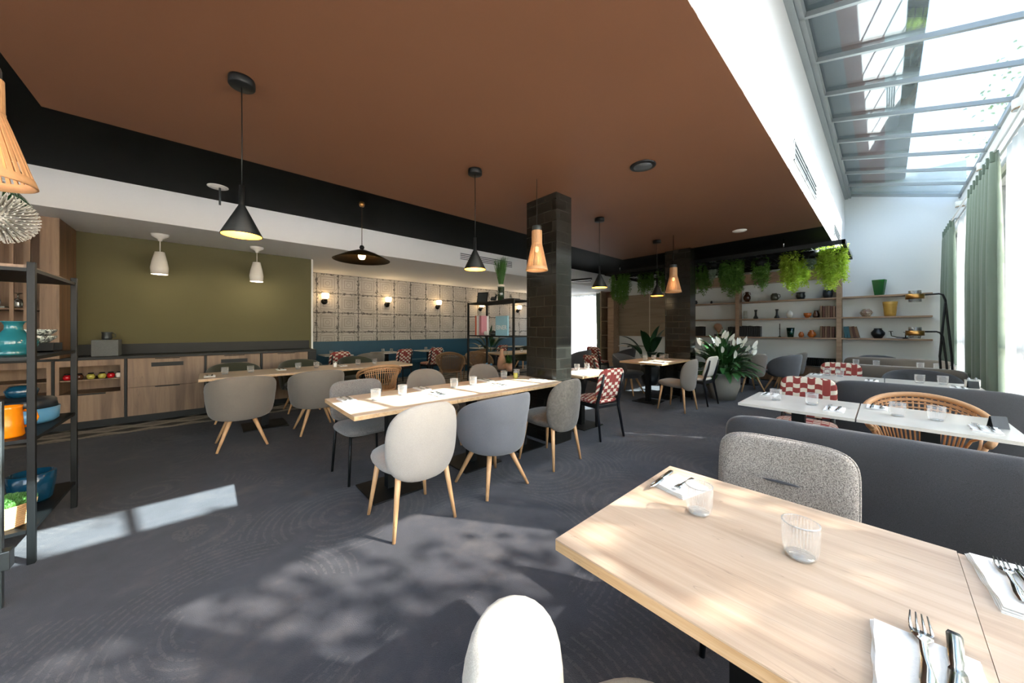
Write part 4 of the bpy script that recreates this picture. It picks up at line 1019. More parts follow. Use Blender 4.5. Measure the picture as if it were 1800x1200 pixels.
setting('at the near left corner of the middle row', -3.05, .86, PI); setting('on the near half of the middle row, far side', -3.1, 1.58, 0)
setting('on the near half of the middle row, chair side', -2.72, 1.55, PI); setting('in the middle row behind the grey tub chair', -2.72, 2.28, PI)
setting('in the middle row, far side by the bookshelf', -3.1, 2.38, 0); setting('at the column end of the middle row', -2.72, 2.86, PI)
glass('ribbed glass on the left oak table, leftmost', -5.85, .15); glass('ribbed glass on the left oak table, second from left', -5.85, .42)
glass('ribbed glass on the left oak table between the olive chairs', -5.85, .98); glass('ribbed glass on the left oak table behind the second tub chair', -5.85, 1.22)
glass('ribbed glass left of the rattan armchair', -5.85, 1.83); glass('ribbed glass above the rattan armchair back', -5.85, 2.1)
setting('at the left end of the left oak table', -5.72, -.0, PI); setting('between the two tub armchairs on the left table', -5.95, .78, 0); setting('on the left table near the salt jar', -5.9, 1.6, 0)
for x, y, lb in ((-3.05, 6.15, 'first'), (-3.0, 6.4, 'second'), (-2.98, 6.7, 'third'), (-2.95, 6.85, 'fourth')): glass('ribbed glass on the far oak table by the dark column, %s from the left' % lb, x, y)
setting('on the far oak table by the light grey chair', -2.75, 6.1, PI)
glass('ribbed glass on the oak table right of the near column, left one', -2.98, 3.95); glass('ribbed glass on the oak table right of the near column, right one', -2.95, 4.15)
FT = 'on the foreground oak table'
glass('ribbed glass %s, the farther left one' % FT, -.405, 1.185); glass('large looking ribbed glass %s, the nearer one in the middle' % FT, -.148, 1.155)
# foreground settings laid by hand
nb('white napkin at the far left corner of the foreground table', (-.52, 1.325, .75), 2.9, None, None, (.62, .9, 1))
kn('dark looking knife at the far left corner of the foreground table', (-.585, 1.41, .766), -1.9+.35); fk('fork at the far left corner of the foreground table', (-.50, 1.40, .766), -1.95+.3, None, None, (.8, .8, 1))
nb('white napkin at the bottom right of the photo on the oak table', (.052, .905, .75), 92*DG, None, None, (1.0, .8, 1))
fk('steel fork with tines up at the bottom right of the photo', (.05, .842, .766), 91*DG, None, None, (1.2, 1.25, 1)); kn('steel knife beside the fork at the bottom right of the photo', (.088, 1.06, .766), -93*DG, None, None, (1.15, 1.3, 1))
nb('white napkin cut by the right edge of the foreground table', (.222, 1.375, .75), 95*DG, None, None, (1.15, .8, 1))
fk('steel fork on the napkin at the right edge of the photo', (.2, 1.29, .766), 92*DG); kn('steel knife crossing the napkin at the right edge of the photo', (.215, 1.45, .766), -84*DG); fk('second steel fork at the very right edge of the photo', (.245, 1.29, .766), 96*DG)
R1, R2, R3 = 'on the nearest stone table', 'on the second stone table', 'on the last stone table'
glass('ribbed glass %s, leftmost' % R1, -.612, 3.54); glass('ribbed glass %s, second from left' % R1, -.385, 3.54); glass('ribbed glass %s, before the rattan chair, left' % R1, .06, 3.52); glass('ribbed glass %s, before the rattan chair, right' % R1, .228, 3.54)
setting('%s beside the table joint' % R1, -.25, 3.45, PI/2); setting('%s behind the leftmost glass' % R1, -.7, 3.78, -PI/2); setting('%s left of the rattan chair' % R1, -.04, 3.76, -PI/2); setting('%s at the window end' % R1, .4, 3.42, PI/2)
glass('ribbed glass %s, leftmost' % R2, -.5, 5.95); glass('ribbed glass %s, second from left' % R2, -.38, 5.93); glass('ribbed glass %s, third from left' % R2, .26, 5.85); glass('ribbed glass %s, nearest the window' % R2, .42, 5.87)
setting('%s at the aisle end' % R2, -.6, 5.9, -PI/2); setting('%s in the middle' % R2, -.1, 5.65, PI/2); setting('%s at the window end' % R2, .5, 5.6, PI/2)
glass('ribbed glass %s, leftmost' % R3, -.32, 8.0); glass('ribbed glass %s, second from left' % R3, -.09, 7.95); glass('ribbed glass %s, third from left' % R3, .36, 7.95); glass('ribbed glass %s, nearest the window' % R3, .52, 7.95)
setting('%s in the middle' % R3, .1, 7.85, PI/2)
# condiment jars and menu cards
def cond():
    t = root('condiment_jar', 'x', 'jar'); B().lathe([(0, 0), (.026, 0), (.028, .01), (.028, .065), (0, .065)], n=18).build('body', 'ceramic_white', t); B().lathe([(0, .065), (.03, .066), (.03, .075), (.008, .082), (.008, .095), (0, .097)], n=18).build('lid', 'glass_rim', t); return t
cj = Kind(cond())
cj('white lidded jar on the second stone table, left of the pair', (.585, 5.86, .75)); cj('white lidded jar on the second stone table, right of the pair', (.635, 5.9, .75)); cj('white lidded jar on the last stone table by the window', (.66, 7.95, .75)); cj('small white salt jar on the left oak table', (-5.8, 1.47, .75)); cj('small jar with a yellow label at the column end of the middle row', (-3.02, 2.78, .75), 0, None, {'ceramic_white': 'jar_gold'})
def card(lb, x, y, rz):
    t = root('table_card', lb, 'card', (x, y, .75), rz); b = B(); b.box((0, .012, .035), (.07, .003, .072), rot=Matrix.Rotation(.25, 3, 'X')).box((0, -.012, .035), (.07, .003, .072), rot=Matrix.Rotation(-.25, 3, 'X')); b.build('folded_card', 'book_black', t)
    B().box((0, -.0145, .022), (.06, .001, .028), rot=Matrix.Rotation(-.25, 3, 'X')).build('picture', 'orange_glaze', t)
card('small black folded card with an orange picture on the nearest stone table', .46, 3.55, .5); card('small dark folded card before the white jars on the second stone table', .6, 5.75, .2)
for k in (tg, fk, kn, nk, nb, cj, cp, sp, cu, sn, so, jr, gb): k.done()
# ------------------------------------------------------------ metal bookshelf beside the near column
EX, EY = -4.42, 3.68
etagere('black metal bookshelf standing behind the middle table left of the column', 1.24, .45, 1.82, (1.81, 1.24, .68, .12), EX, EY)
def simple(name, label, cat, loc, prof, mat, n=24, rz=0, part='body', wave=None):
    t = root(name, label, cat, loc, rz); B().lathe(prof, n=n, wave=wave).build(part, mat, t); return t
t = root('framed_tablet', 'tilted framed tablet on top of the metal bookshelf', 'tablet', (-4.75, 3.58, 1.811), .5)
R_ = Matrix.Rotation(-.3, 3, 'X')
B().box((0, 0, .095), (.2, .012, .19), rot=R_).build('frame', 'black_metal', t); B().box((0, -.0095, .095), (.17, .004, .16), rot=R_).build('screen', 'grey_metal', t); B().box((0, .05, .045), (.14, .07, .08), bev=.005).build('stand', 'pot_stone', t)
t = root('animal_figurine', 'small black animal figurine on top of the metal bookshelf', 'figurine', (-4.47, 3.6, 1.811), .3)
B().tube([(-.05, 0, .04), (-.02, 0, .06), (.02, 0, .055), (.05, 0, .04)], [.02, .035, .035, .02], 12).build('body', 'black_glaze', t)
B().tube([(.04, 0, .06), (.055, 0, .1), (.08, 0, .12)], [.022, .018, .012], 10).tube([(.05, .012, .115), (.045, .02, .145)], [.007, .003], 6).tube([(.05, -.012, .115), (.045, -.02, .145)], [.007, .003], 6).build('head', 'black_glaze', t)
t = root('grass_vase', 'tall bunch of cut green grass in a glass vase on the metal bookshelf', 'vase', (-4.27, 3.6, 1.811))
B().lathe([(0, 0), (.055, 0), (.055, .26), (.05, .26), (.05, .012), (0, .012)], n=26).build('vase', 'vase_glass', t)
b = B(); rnd = random.Random(4)
for i in range(150):
    a = rnd.uniform(0, 2*PI); r = .04*math.sqrt(rnd.random()); lean = rnd.uniform(.0, .09); hh = rnd.uniform(.58, .74); q = rnd.uniform(-.02, .02)
    p0 = V(r*math.cos(a), r*math.sin(a), .02); p1 = V(r*math.cos(a)*.9, r*math.sin(a)*.9, .28); p2 = V((r+lean)*math.cos(a), (r+lean)*math.sin(a)+q, hh)
    b.tube([p0, p1, p1.lerp(p2, .5), p2], [.0028, .003, .003, .001], 4)
b.tube([(0, 0, .3), (-.06, -.02, .52), (-.13, -.04, .68)], [.004, .004, .006], 5)
b.build('grass', 'leaf', t); B().lathe([(.047, .24), (.06, .24), (.06, .275), (.047, .275)], n=24).build('band', 'paper', t)
t = root('black_book', 'flat black book lying on top of the metal bookshelf', 'book', (-4.02, 3.6, 1.811)); B().box((0, 0, .012), (.24, .18, .024), bev=.003).build('cover', 'book_black', t)
simple('small_bottle', 'tiny clear bottle beside the grass vase', 'bottle', (-4.14, 3.7, 1.811), [(0, 0), (.02, 0), (.02, .07), (.008, .09), (.008, .11), (0, .11)], 'goblet')
M['cover_orange'] = plain('cover_orange', '#d2512a', .5); M['cover_white'] = plain('cover_white', '#e3dfdc', .5); M['cover_pink'] = plain('cover_pink', '#c07f8a', .5); M['cover_blue'] = plain('cover_blue', '#86b3c4', .45, 0, .25, 4)
def book(label, x, y, z, w, d, h, mat, rz=0, tilt=0, grp=None, name='book'):
    t = root(name, label, 'book', (x, y, z), rz, grp); R = Matrix.Rotation(tilt, 3, 'Y')
    B().box(R@V(0, -d*.5+.003, h/2), (w, .006, h), rot=R).box(R@V(-w/2+.0015, 0, h/2), (.003, d, h), rot=R).box(R@V(w/2-.0015, 0, h/2), (.003, d, h), rot=R).build('cover', mat, t)
    B().box(R@V(0, .003, h/2), (w-.006, d-.012, h-.008), rot=R).build('pages', 'paper', t); return t
book('tall orange spined book on the metal bookshelf', -4.83, 3.6, 1.241, .035, .22, .34, 'cover_orange')
for i, x in enumerate((-4.79, -4.755)): book('tall white spined book on the metal bookshelf beside the orange one', x, 3.6, 1.241, .033, .22, .34, 'cover_white', 0, 0, 'white books on the metal bookshelf')
book('tall pink spined book on the metal bookshelf', -4.71, 3.56, 1.241, .05, .13, .34, 'cover_pink')
t = root('blue_book', 'large pale blue book standing face out on the metal bookshelf', 'book', (-4.16, 3.53, 1.241))
B().box((0, 0, .16), (.3, .03, .32)).build('cover', 'cover_blue', t)
fc = bpy.data.curves.new('title', 'FONT'); fc.body = 'EINER'; fc.size = .1; fc.extrude = .0008; fc.align_x = 'RIGHT'
ft = bpy.data.objects.new('title_curve', fc); COL.objects.link(ft); bpy.context.view_layer.update(); fm = bpy.data.meshes.new_from_object(ft.evaluated_get(bpy.context.evaluated_depsgraph_get())); bpy.data.objects.remove(ft)
fo = bpy.data.objects.new('title', fm); COL.objects.link(fo); fm.materials.clear(); fm.materials.append(M['ceramic_white']); fo.parent = t; fo.location = (.135, -.0165, .1); fo.rotation_euler = (PI/2, 0, 0)
simple('black_stone', 'rounded black stone ornament beside the blue book', 'ornament', (-4.43, 3.58, 1.241), [(0, 0), (.06, 0), (.07, .03), (.05, .07), (0, .08)], 'black_glaze')
simple('round_seed_ball', 'small pale ball beside the pink book', 'ornament', (-4.62, 3.55, 1.241), [(0, 0), (.03, .012), (.038, .04), (.028, .065), (0, .075)], 'white_ornament', 16)
simple('clay_bottle', 'brown clay bottle on the lower shelf of the metal bookshelf', 'bottle', (-4.25, 3.6, .681), [(0, 0), (.06, 0), (.075, .06), (.07, .15), (.03, .24), (.028, .33), (.033, .34), (0, .34)], 'terra_clay')
t = root('potted_fern', 'small fern in a pale clay pot on the lower shelf of the metal bookshelf', 'plant', (-4.0, 3.55, .681))
B().lathe([(0, 0), (.055, 0), (.075, .13), (.07, .13), (.05, .02), (0, .02)], n=24).build('pot', 'terra_clay', t)
b = B(); rnd = random.Random(9)
for i in range(60):
    a = rnd.uniform(0, 2*PI); e = rnd.uniform(.3, 1.3); L_ = rnd.uniform(.15, .27); pts = [V(math.cos(a)*math.cos(e)*L_*u, math.sin(a)*math.cos(e)*L_*u, .12+math.sin(e)*L_*u-.1*u*u*(1.3-e)) for u in (0, .25, .5, .75, 1)]
    for j in range(1, 5):
        d = pts[j]-pts[j-1]; sd = d.cross(V(0, 0, 1))
        for q in (0, .33, .66):
            for sg in (-1, 1): b.tri_leaf(pts[j-1]+d*q, d.normalized()*.5+sd.normalized()*sg, (0, 0, 1), .03*(1.15-j*.2), .005)
b.build('fronds', 'leaf', t)
for x, lb in ((-4.62, 'left'), (-4.5, 'right')):
    t = root('bird_figurine', 'pale blue glass bird on the lower shelf of the metal bookshelf, %s one' % lb, 'figurine', (x, 3.55, .681)); B().tube([(-.05, 0, .05), (-.02, 0, .035), (.02, 0, .045), (.04, 0, .075), (.06, 0, .08)], [.006, .028, .03, .018, .003], 10).build('body', 'light_blue', t)
for i, x in enumerate((-6.6, -6.4, -6.55)):
    glass('ribbed glass on the grey table seen through the metal bookshelf, %s' % ('first', 'second', 'third')[i], x, 5.6+.5*i)
for i, (y, s_) in enumerate(((2.2, 'leftmost'), (3.4, 'second'), (4.6, 'third'))):
    glass('water glass on the %s table at the blue banquette, left' % s_, -8.6, y-.1); glass('water glass on the %s table at the blue banquette, right' % s_, -8.6, y+.12)
# leafy plant behind the bookshelf
def leafy(name, label, loc, n, L0, L1, wd, mat, seed, potr, poth, potm, spread=1.0, rise=.6, z0=0):
    t = root(name, label, 'plant', loc); rnd = random.Random(seed)
    B().lathe([(0, 0), (potr*.7, 0), (potr*.98, poth*.5), (potr, poth*.9), (potr*.92, poth), (potr*.86, poth), (potr*.86, poth*.9), (0, poth*.88)], n=36).build('pot', potm, t)
    B().lathe([(0, poth*.9), (potr*.86, poth*.89)], n=30).build('soil', 'soil', t)
    b = B()
    for i in range(n):
        a = i*2.4+rnd.uniform(-.3, .3); f = (i+.5)/n; e = (1.45-1.0*f*spread)+rnd.uniform(-.15, .15); L = rnd.uniform(L0, L1)*(1.1-.3*f)
        stem = V(math.cos(a)*math.cos(e), math.sin(a)*math.cos(e), math.sin(e)); base = V(potr*.3*math.cos(a)*f, potr*.3*math.sin(a)*f, poth*.9)
        tip = base+stem*L*rise; b.tube([base, tip], [.006, .004], 5)
        sd = stem.cross(V(0, 0, 1)).normalized(); vs = []; m = 8; d = stem.copy(); p = tip.copy(); rows = []
        for k in range(m+1):
            u = k/m; w = wd*math.sin(PI*min(1, u*.93+.07))**.8*(1 if k < m else .02); nn = sd.cross(d).normalized()
            rows.append((p-sd*w+nn*w*.25, p.copy(), p+sd*w+nn*w*.25))
            d = (d+V(0, 0, -.16)).normalized(); p = p+d*(L*(1-rise*.5)/m)
        for rw in rows: vs += list(rw)
        fs = []
        for k in range(m): fs += [(3*k, 3*k+1, 3*k+4, 3*k+3), (3*k+1, 3*k+2, 3*k+5, 3*k+4)]
        b.add(vs, fs, True)
    b.build('leaves', mat, t); return t
leafy('dark_leaf_plant', 'large dark green leaf plant behind the far oak table', (-3.85, 8.0, 0), 12, .7, .95, .11, 'leaf_dark', 3, .22, .45, 'black_glaze', .8, .5)
leafy('dark_leaf_plant', 'dark leafy plant low behind the metal bookshelf', (-7.75, 6.1, 0), 16, .55, .85, .06, 'leaf_dark', 6, .2, .6, 'black_glaze', 1.0, .5)
pl = leafy('peace_lily', 'big peace lily with white blooms in a round stone planter', (-2.11, 7.42, 0), 150, .44, .66, .046, 'lily_leaf', 11, .29, .5, 'pot_stone', 1.25, .55)
b = B(); b2 = B(); rnd = random.Random(21)
for i in range(24):
    a = rnd.uniform(0, 2*PI); r = rnd.uniform(.05, .5); p = V(r*math.cos(a), r*math.sin(a), .5); q = V(p.x*1.15, p.y*1.15, rnd.uniform(.95, 1.25)-r*.45)
    b2.tube([V(p.x*.3, p.y*.3, .45), q], .004, 5)
    d = V(rnd.uniform(-.5, .5)+p.x*1.6, rnd.uniform(-.5, .5)+p.y*1.6, 1).normalized(); sd = d.orthogonal().normalized(); rows = []
    for k in range(7):
        u = k/6; w = .034*math.sin(PI*min(1, u*.9+.1))**.8*(1 if k < 6 else .02); rows.append((q+d*.17*u-sd*w+sd.cross(d)*w*.5, q+d*.17*u, q+d*.17*u+sd*w+sd.cross(d)*w*.5))
    vs = [x for rw in rows for x in rw]; fs = []
    for k in range(6): fs += [(3*k, 3*k+1, 3*k+4, 3*k+3), (3*k+1, 3*k+2, 3*k+5, 3*k+4)]
    B().add(vs, fs, True).build('flower', 'lily_white', pl)  # white blades: blooms, also standing in for leaves whitened by light
b2.build('flower_stems', 'lily_leaf', pl)
t = root('white_planter', 'white conical planter behind the stone planter and chairs', 'planter', (-2.6, 9.1, 0)); B().lathe([(0, 0), (.24, 0), (.19, .48), (.17, .48), (.2, .05), (0, .04)], n=30).build('body', 'ceramic_white', t)
# ------------------------------------------------------------ shelving on the far wall
t = root('wall_shelving', 'long wooden wall shelving with open shelves on the far wall', 'shelving', (0, 11.15, 0))
SH = (2.1, 1.63, 1.14)
for x in (-2.77, -.72): B().slab(x-.045, x+.045, -.15, .14, .42 if x < -2 else .0, 2.85 if x < -2 else 2.75).build('upright', 'shelf_wood', t)
for z in SH:
    B().slab(-4.9, -2.816, -.15, .145, z-.035, z).build('shelf', 'shelf_wood', t); B().slab(-2.724, -.766, -.15, .145, z-.035, z).build('shelf', 'shelf_wood', t)
    B().slab(-.674, .66, -.15, .145, z-.035, z).build('shelf', 'shelf_wood', t)
B().slab(-2.724, -.766, -.15, .145, 2.58, 2.85).slab(-4.9, -2.816, -.15, .145, 2.58, 2.85).build('top_board', 'shelf_wood', t)
t = root('low_wooden_cabinet', 'low brown wooden plinth cabinet along the far wall', 'cabinet', (-2.0, 11.05, 0)); B().slab(-1.2, 1.2, -.22, .24, .03, .4).build('body', 'oak_dark', t); B().slab(-1.15, 1.15, -.18, .2, 0, .03).build('plinth', 'black_wood', t)
t = root('black_radiator', 'small black ribbed radiator grille above the low cabinet', 'radiator', (-1.05, 11.22, .43)); b = B()
for i in range(14): b.slab(-.27+.04*i, -.25+.04*i, -.04, .06, 0, .2)
b.slab(-.28, .28, .03, .06, 0, .2).build('fins', 'black_metal', t)
t = root('side_shelving', 'narrow wooden shelving beside the far green curtain', 'shelving', (-6.95, 11.1, 0))
B().slab(.12, .36, -.2, .2, 0, 2.5).build('side_panel', 'shelf_wood', t); B().slab(-.2, -.16, -.2, .2, 0, 2.76).build('upright', 'panel_wood', t); B().slab(-.16, .12, .15, .2, 0, 2.76).build('back', 'oak_dark', t)
for z in (.65, 1.13, 1.65, 2.17): B().slab(-.16, .12, -.2, .15, z-.03, z).build('shelf', 'panel_wood', t)
t = root('wood_wall_panel', 'large pale wooden panel hung on the far wall between shelving and column', 'panel', (-5.72, 11.26, 1.1)); B().slab(-.85, .85, -.03, .035, 0, 1.45).build('panel', 'panel_wood', t); B().slab(.3, .33, -.032, .0, 0, 1.45).build('seam', 'paper', t)
PZ = 11.1
def pot(name, label, cat, x, z, prof, mat, n=22, y=PZ): return simple(name, label, cat, (x, y, z+.001), [(r*.76, h*.86) for r, h in prof], mat, n)
S1, S2, S3 = SH
pot('dark_vase', 'small dark pot at the left end of the top shelf beside the column', 'pot', -3.9, S1, [(0, 0), (.06, 0), (.09, .07), (.06, .14), (0, .14)], 'black_glaze')
pot('dark_vase', 'small dark vase under the second hanging plant', 'pot', -3.45, S1, [(0, 0), (.03, 0), (.045, .05), (.02, .1), (0, .1)], 'black_glaze')
j = pot('brown_jug', 'glossy brown jug with two handles on the top shelf', 'jug', -2.56, S1, [(0, 0), (.06, 0), (.11, .1), (.11, .17), (.05, .26), (.045, .3), (.06, .32), (0, .32)], 'brown_glaze')
for s_ in (-1, 1): B().tube([(s_*.034, 0, .25), (s_*.07, 0, .25), (s_*.08, 0, .19)], .008, 6).build('handle', 'brown_glaze', j)
j = pot('grey_jug', 'grey green jug with one handle on the top shelf', 'jug', -1.95, S1, [(0, 0), (.09, 0), (.11, .08), (.1, .17), (.07, .21), (.075, .22), (0, .2)], 'green_brown')
B().tube([(.06, 0, .165), (.112, 0, .15), (.117, 0, .09), (.077, 0, .045)], .01, 6).build('handle', 'green_brown', j)
pot('dark_pot', 'dark spiky pot on the top shelf below the bright hanging plants', 'pot', -1.42, S1, [(0, 0), (.09, 0), (.12, .08), (.1, .16), (.12, .2), (0, .18)], 'black_glaze')
pot('dark_pot', 'dark pot at the right end of the top shelf below the bright plants', 'pot', -.92, S1, [(0, 0), (.1, 0), (.12, .1), (.11, .22), (0, .2)], 'black_glaze')
t = root('green_square_vase', 'tall flaring green glass vase on the top right shelf', 'vase', (-.08, PZ, S1+.001)); B().lathe([(0, 0), (.09, 0), (.14, .34), (.13, .34), (.08, .02), (0, .02)], n=4, smooth=False).build('body', 'green_glass', t); t.rotation_euler = (0, 0, .6)
pot('cream_cylinder_vase', 'cream cylinder vase at the left end of the middle shelf', 'vase', -2.6, S2, [(0, 0), (.055, 0), (.055, .25), (.05, .25), (.05, .02), (0, .02)], 'pot_stone')
BV = [(0, 0), (.07, 0), (.075, .03), (.035, .1), (.03, .2), (.05, .28), (.04, .28), (0, .26)]
pot('black_bottle_vase', 'slim black bottle vase on the middle shelf, left one', 'vase', -2.36, S2, BV, 'black_glaze'); pot('black_bottle_vase', 'slim black bottle vase on the middle shelf, right one', 'vase', -1.9, S2, BV, 'black_glaze')
pot('white_round_vase', 'white spotted round vase on the middle shelf', 'vase', -1.64, S2, [(0, 0), (.05, 0), (.09, .1), (.09, .15), (.04, .22), (.03, .23), (0, .22)], 'ceramic_white')
pot('orange_bowl', 'orange clay bowl on the middle shelf', 'bowl', -1.29, S2, [(0, 0), (.05, 0), (.1, .08), (.1, .14), (.09, .14), (.05, .03), (0, .03)], 'orange_glaze')
pot('brown_small_jug', 'brown and orange jug beside the orange bowl', 'jug', -1.13, S2, [(0, 0), (.06, 0), (.085, .07), (.06, .14), (.045, .18), (.055, .2), (0, .19)], 'brown_glaze')
pot('patterned_vase', 'squat brown and cream patterned vase on the middle right shelf', 'vase', -.28, S2, [(0, 0), (.08, 0), (.1, .03), (.14, .1), (.11, .16), (.07, .18), (.08, .2), (0, .19)], 'vase_pattern', 26)
pot('yellow_ribbed_pot', 'tall yellow ribbed pot on the middle right shelf', 'pot', .08, S2, [(0, 0), (.11, 0), (.12, .06), (.125, .12), (.13, .18), (.135, .24), (.145, .3), (.15, .37), (.14, .37), (.11, .02), (0, .02)], 'yellow_rib', 26)
j = root('head_sculpture', 'terracotta head sculpture on a black stand on the lower shelf', 'sculpture', (-3.26, PZ, S3+.001))
B().slab(-.1, .1, -.06, .06, 0, .06).build('base', 'book_black', j); B().tube([(0, 0, .06), (0, 0, .12)], .01).build('rod', 'brass', j)
B().tube([(.0, -.01, .11), (.01, -.015, .16), (-.01, -.02, .22), (-.02, 0, .29), (-.015, .01, .34), (-.01, .01, .37)], [.03, .06, .085, .105, .085, .03], 18).tube([(-.02, -.1, .25), (-.02, -.125, .215), (-.015, -.1, .2)], [.01, .018, .01], 8).tube([(.085, 0, .26), (.1, .01, .23), (.085, 0, .2)], [.012, .014, .008], 8).tube([(-.04, -.095, .175), (.0, -.1, .172), (.035, -.085, .175)], [.006, .011, .006], 8).build('head', 'terra_clay', j)
j = root('black_candlestick', 'thin black candlestick on the lower shelf', 'candlestick', (-1.84, PZ, S3+.001)); B().lathe([(0, 0), (.035, 0), (.03, .012), (.008, .03), (.008, .2), (.016, .22), (0, .22)], n=14).build('holder', 'black_metal', j); B().tube([(0, 0, .22), (0, 0, .35)], .009).build('candle', 'book_black', j)
pot('green_glass_tumbler', 'emerald green glass vase on the lower shelf', 'vase', -1.62, S3, [(0, 0), (.08, 0), (.11, .28), (.1, .28), (.075, .03), (0, .03)], 'dark_green_glass')
pot('orange_jug', 'small orange glazed jug on the lower shelf', 'jug', -1.41, S3, [(0, 0), (.05, 0), (.075, .06), (.06, .12), (.035, .14), (.045, .16), (0, .16)], 'orange_glaze')
pot('orange_jug', 'larger round orange glazed jug on the lower shelf', 'jug', -1.21, S3, [(0, 0), (.06, 0), (.11, .07), (.09, .15), (.05, .18), (.06, .21), (0, .2)], 'orange_glaze')
pot('black_round_pot', 'round black pot on the lower right shelf', 'pot', -.1, S3, [(0, 0), (.08, 0), (.14, .1), (.145, .15), (.09, .22), (.075, .24), (.09, .26), (0, .25)], 'black_glaze', 28)
t = root('candle_holder', 'black iron candle holder with curled arms on the lower right shelf', 'candle holder', (.3, PZ-.03, S3+.001))
B().lathe([(0, 0), (.05, 0), (.04, .012), (0, .015)], n=16).tube([(0, 0, .01), (0, 0, .13)], .009).tube([(0, 0, .02), (-.12, 0, .03), (-.2, 0, .06), (-.21, 0, .15)], .009).tube([(0, 0, .02), (.1, 0, .04), (.12, 0, .12)], .009).build('arms', 'black_metal', t)
b = B()
for x, z in ((0, .13), (-.21, .15), (.12, .12)): b.lathe([(0, 0), (.03, 0), (.035, .012), (0, .012)], c=(x, 0, z), n=14)
b.build('cups', 'black_metal', t)
t = root('wide_dark_vase', 'squat dark green vase on the low cabinet behind the far chairs', 'vase', (-2.62, 10.9, .401)); B().lathe([(0, 0), (.14, 0), (.16, .3), (.06, .42), (.09, .48), (0, .46)], n=24).build('body', 'green_brown', t)
def row(label, grp, x0, z, n, w, h, mat, lean=0, rnd=None):
    r = random.Random(int(abs(x0)*100)); x = x0
    for i in range(n):
        hh = h*r.uniform(.94, 1.0); m = mat if isinstance(mat, str) else mat[i % len(mat)]
        book(label, x, PZ, z+.001+(.006 if lean else 0), w*.93, .18, hh, m, 0, lean*(1 if lean else 0)*(.3+.7*i/n), grp); x += w
row('black bound book left of the head sculpture', 'black books left of the head sculpture', -4.0, S3, 9, .043, .29, 'book_black')
row('black bound book right of the head sculpture beside the upright', 'black books right of the head sculpture', -2.98, S3, 4, .04, .28, 'book_black')
row('black bound book right of the first upright on the lower shelf', 'black books right of the upright', -2.69, S3, 9, .053, .3, 'book_black')
row('old tan bound book on the middle shelf beside the second upright', 'tan books on the middle shelf', -1.03, S2, 6, .045, .28, ('book_tan', 'book_red', 'book_tan'))
row('old brown bound book on the lower shelf left of the second upright', 'brown books on the lower shelf', -1.03, S3, 6, .043, .28, ('book_tan', 'book_red'))
row('leaning teal or brown book on the lower shelf right of the second upright', 'leaning books on the lower shelf', -.6, S3, 5, .05, .27, ('book_teal', 'book_teal', 'book_tan', 'book_red', 'book_tan'), -.25)
# ------------------------------------------------------------ hanging plant rack
t = root('hanging_plant_rack', 'black metal grid rack hung from the ceiling carrying trailing plants', 'rack', (0, 0, 2.72))
x0, x1, y0, y1 = -4.82, -.42, 7.55, 9.4
B().slab(x0, x1, y0, y0+.04, 0, .07).slab(x0, x1, y1-.04, y1, 0, .07).slab(x0, x0+.04, y0, y1, 0, .07).slab(x1-.04, x1, y0, y1, 0, .07).build('frame', 'black_metal', t)
b = B(); x = x0+.1
while x < x1-.05: b.tube([(x, y0, .02), (x, y1, .02)], .005, 5); x += .09
for y in (7.9, 8.3, 8.7, 9.1): b.tube([(x0, y, .012), (x1, y, .012)], .006, 5)
b.build('grid', 'black_metal', t)
for x in (-4.4, -2.9, -1.2): B().tube([(x, y0+.02, .07), (x, y0+.02, .228)], .008, 6).build('rod', 'steel', t)
for x in (-4.4, -2.9, -1.2): B().tube([(x, y1-.02, .07), (x, y1-.02, .228)], .008, 6).build('rod', 'steel', t)
def vine(label, x, y, w, L, mat, seed, n=60, ratio=1):
    t = root('trailing_plant', label, 'hanging plant', (x, y, 2.75)); r = random.Random(seed); b = B(); s_ = B()
    B().lathe([(0, -.13), (.1, -.13), (.13, -.0), (.12, 0), (0, -.02)], n=20).build('pot', 'black_metal', t)
    for i in range(int(n*1.5)):
        a = r.uniform(0, 2*PI); q = math.sqrt(r.random()); px, py = math.cos(a)*q*w/2, math.sin(a)*q*w*.4; ln = L*r.uniform(.55, 1)*(1-.25*abs(px)/(w/2)); m = int(ln/.022); z = r.uniform(-.02, .05); pts = []
        for k in range(m):
            px += r.uniform(-.008, .008); py += r.uniform(-.008, .008); pts.append(V(px, py, z-ln*k/m))
            p = pts[-1]
            for _ in range(2): b.tri_leaf(p, (r.uniform(-1, 1), r.uniform(-1, 1), r.uniform(-.8, .2)), (r.uniform(-1, 1), r.uniform(-1, 1), 1), r.uniform(.035, .06), r.uniform(.008, .013))
        if len(pts) > 2: s_.tube(pts[::5]+[pts[-1]], .0018, 4)
    b.build('foliage', mat, t); s_.build('stems', mat, t)
vine('dark trailing plant at the far left end of the hanging rack', -4.6, 7.9, .5, .85, 'vine_dark', 1)
vine('dark trailing plant on the rack between cone pendant and far column', -4.1, 8.3, .42, .6, 'vine_dark', 2, 45)
vine('dark trailing plant just left of the far dark column', -3.55, 8.1, .35, .55, 'vine_dark', 12, 30)
vine('mid green trailing plant just right of the far dark column', -2.78, 8.2, .5, .72, 'vine_dark', 3, 70)
vine('silvery grey trailing strands between two green hanging plants', -2.46, 8.0, .16, .42, 'vine_grey', 4, 22)
vine('mid green trailing plant, second right of the far dark column', -2.16, 8.2, .46, .78, 'vine_dark', 5, 70)
vine('narrow trailing plant hanging alone in the middle of the rack', -1.68, 8.3, .26, .7, 'vine_dark', 6, 32)
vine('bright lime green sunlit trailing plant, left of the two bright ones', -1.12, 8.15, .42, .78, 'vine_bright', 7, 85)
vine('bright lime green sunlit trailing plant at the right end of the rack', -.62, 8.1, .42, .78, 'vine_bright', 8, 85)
vine('grey green trailing plant between the two bright ones', -.88, 8.1, .2, .4, 'vine_grey', 9, 30)
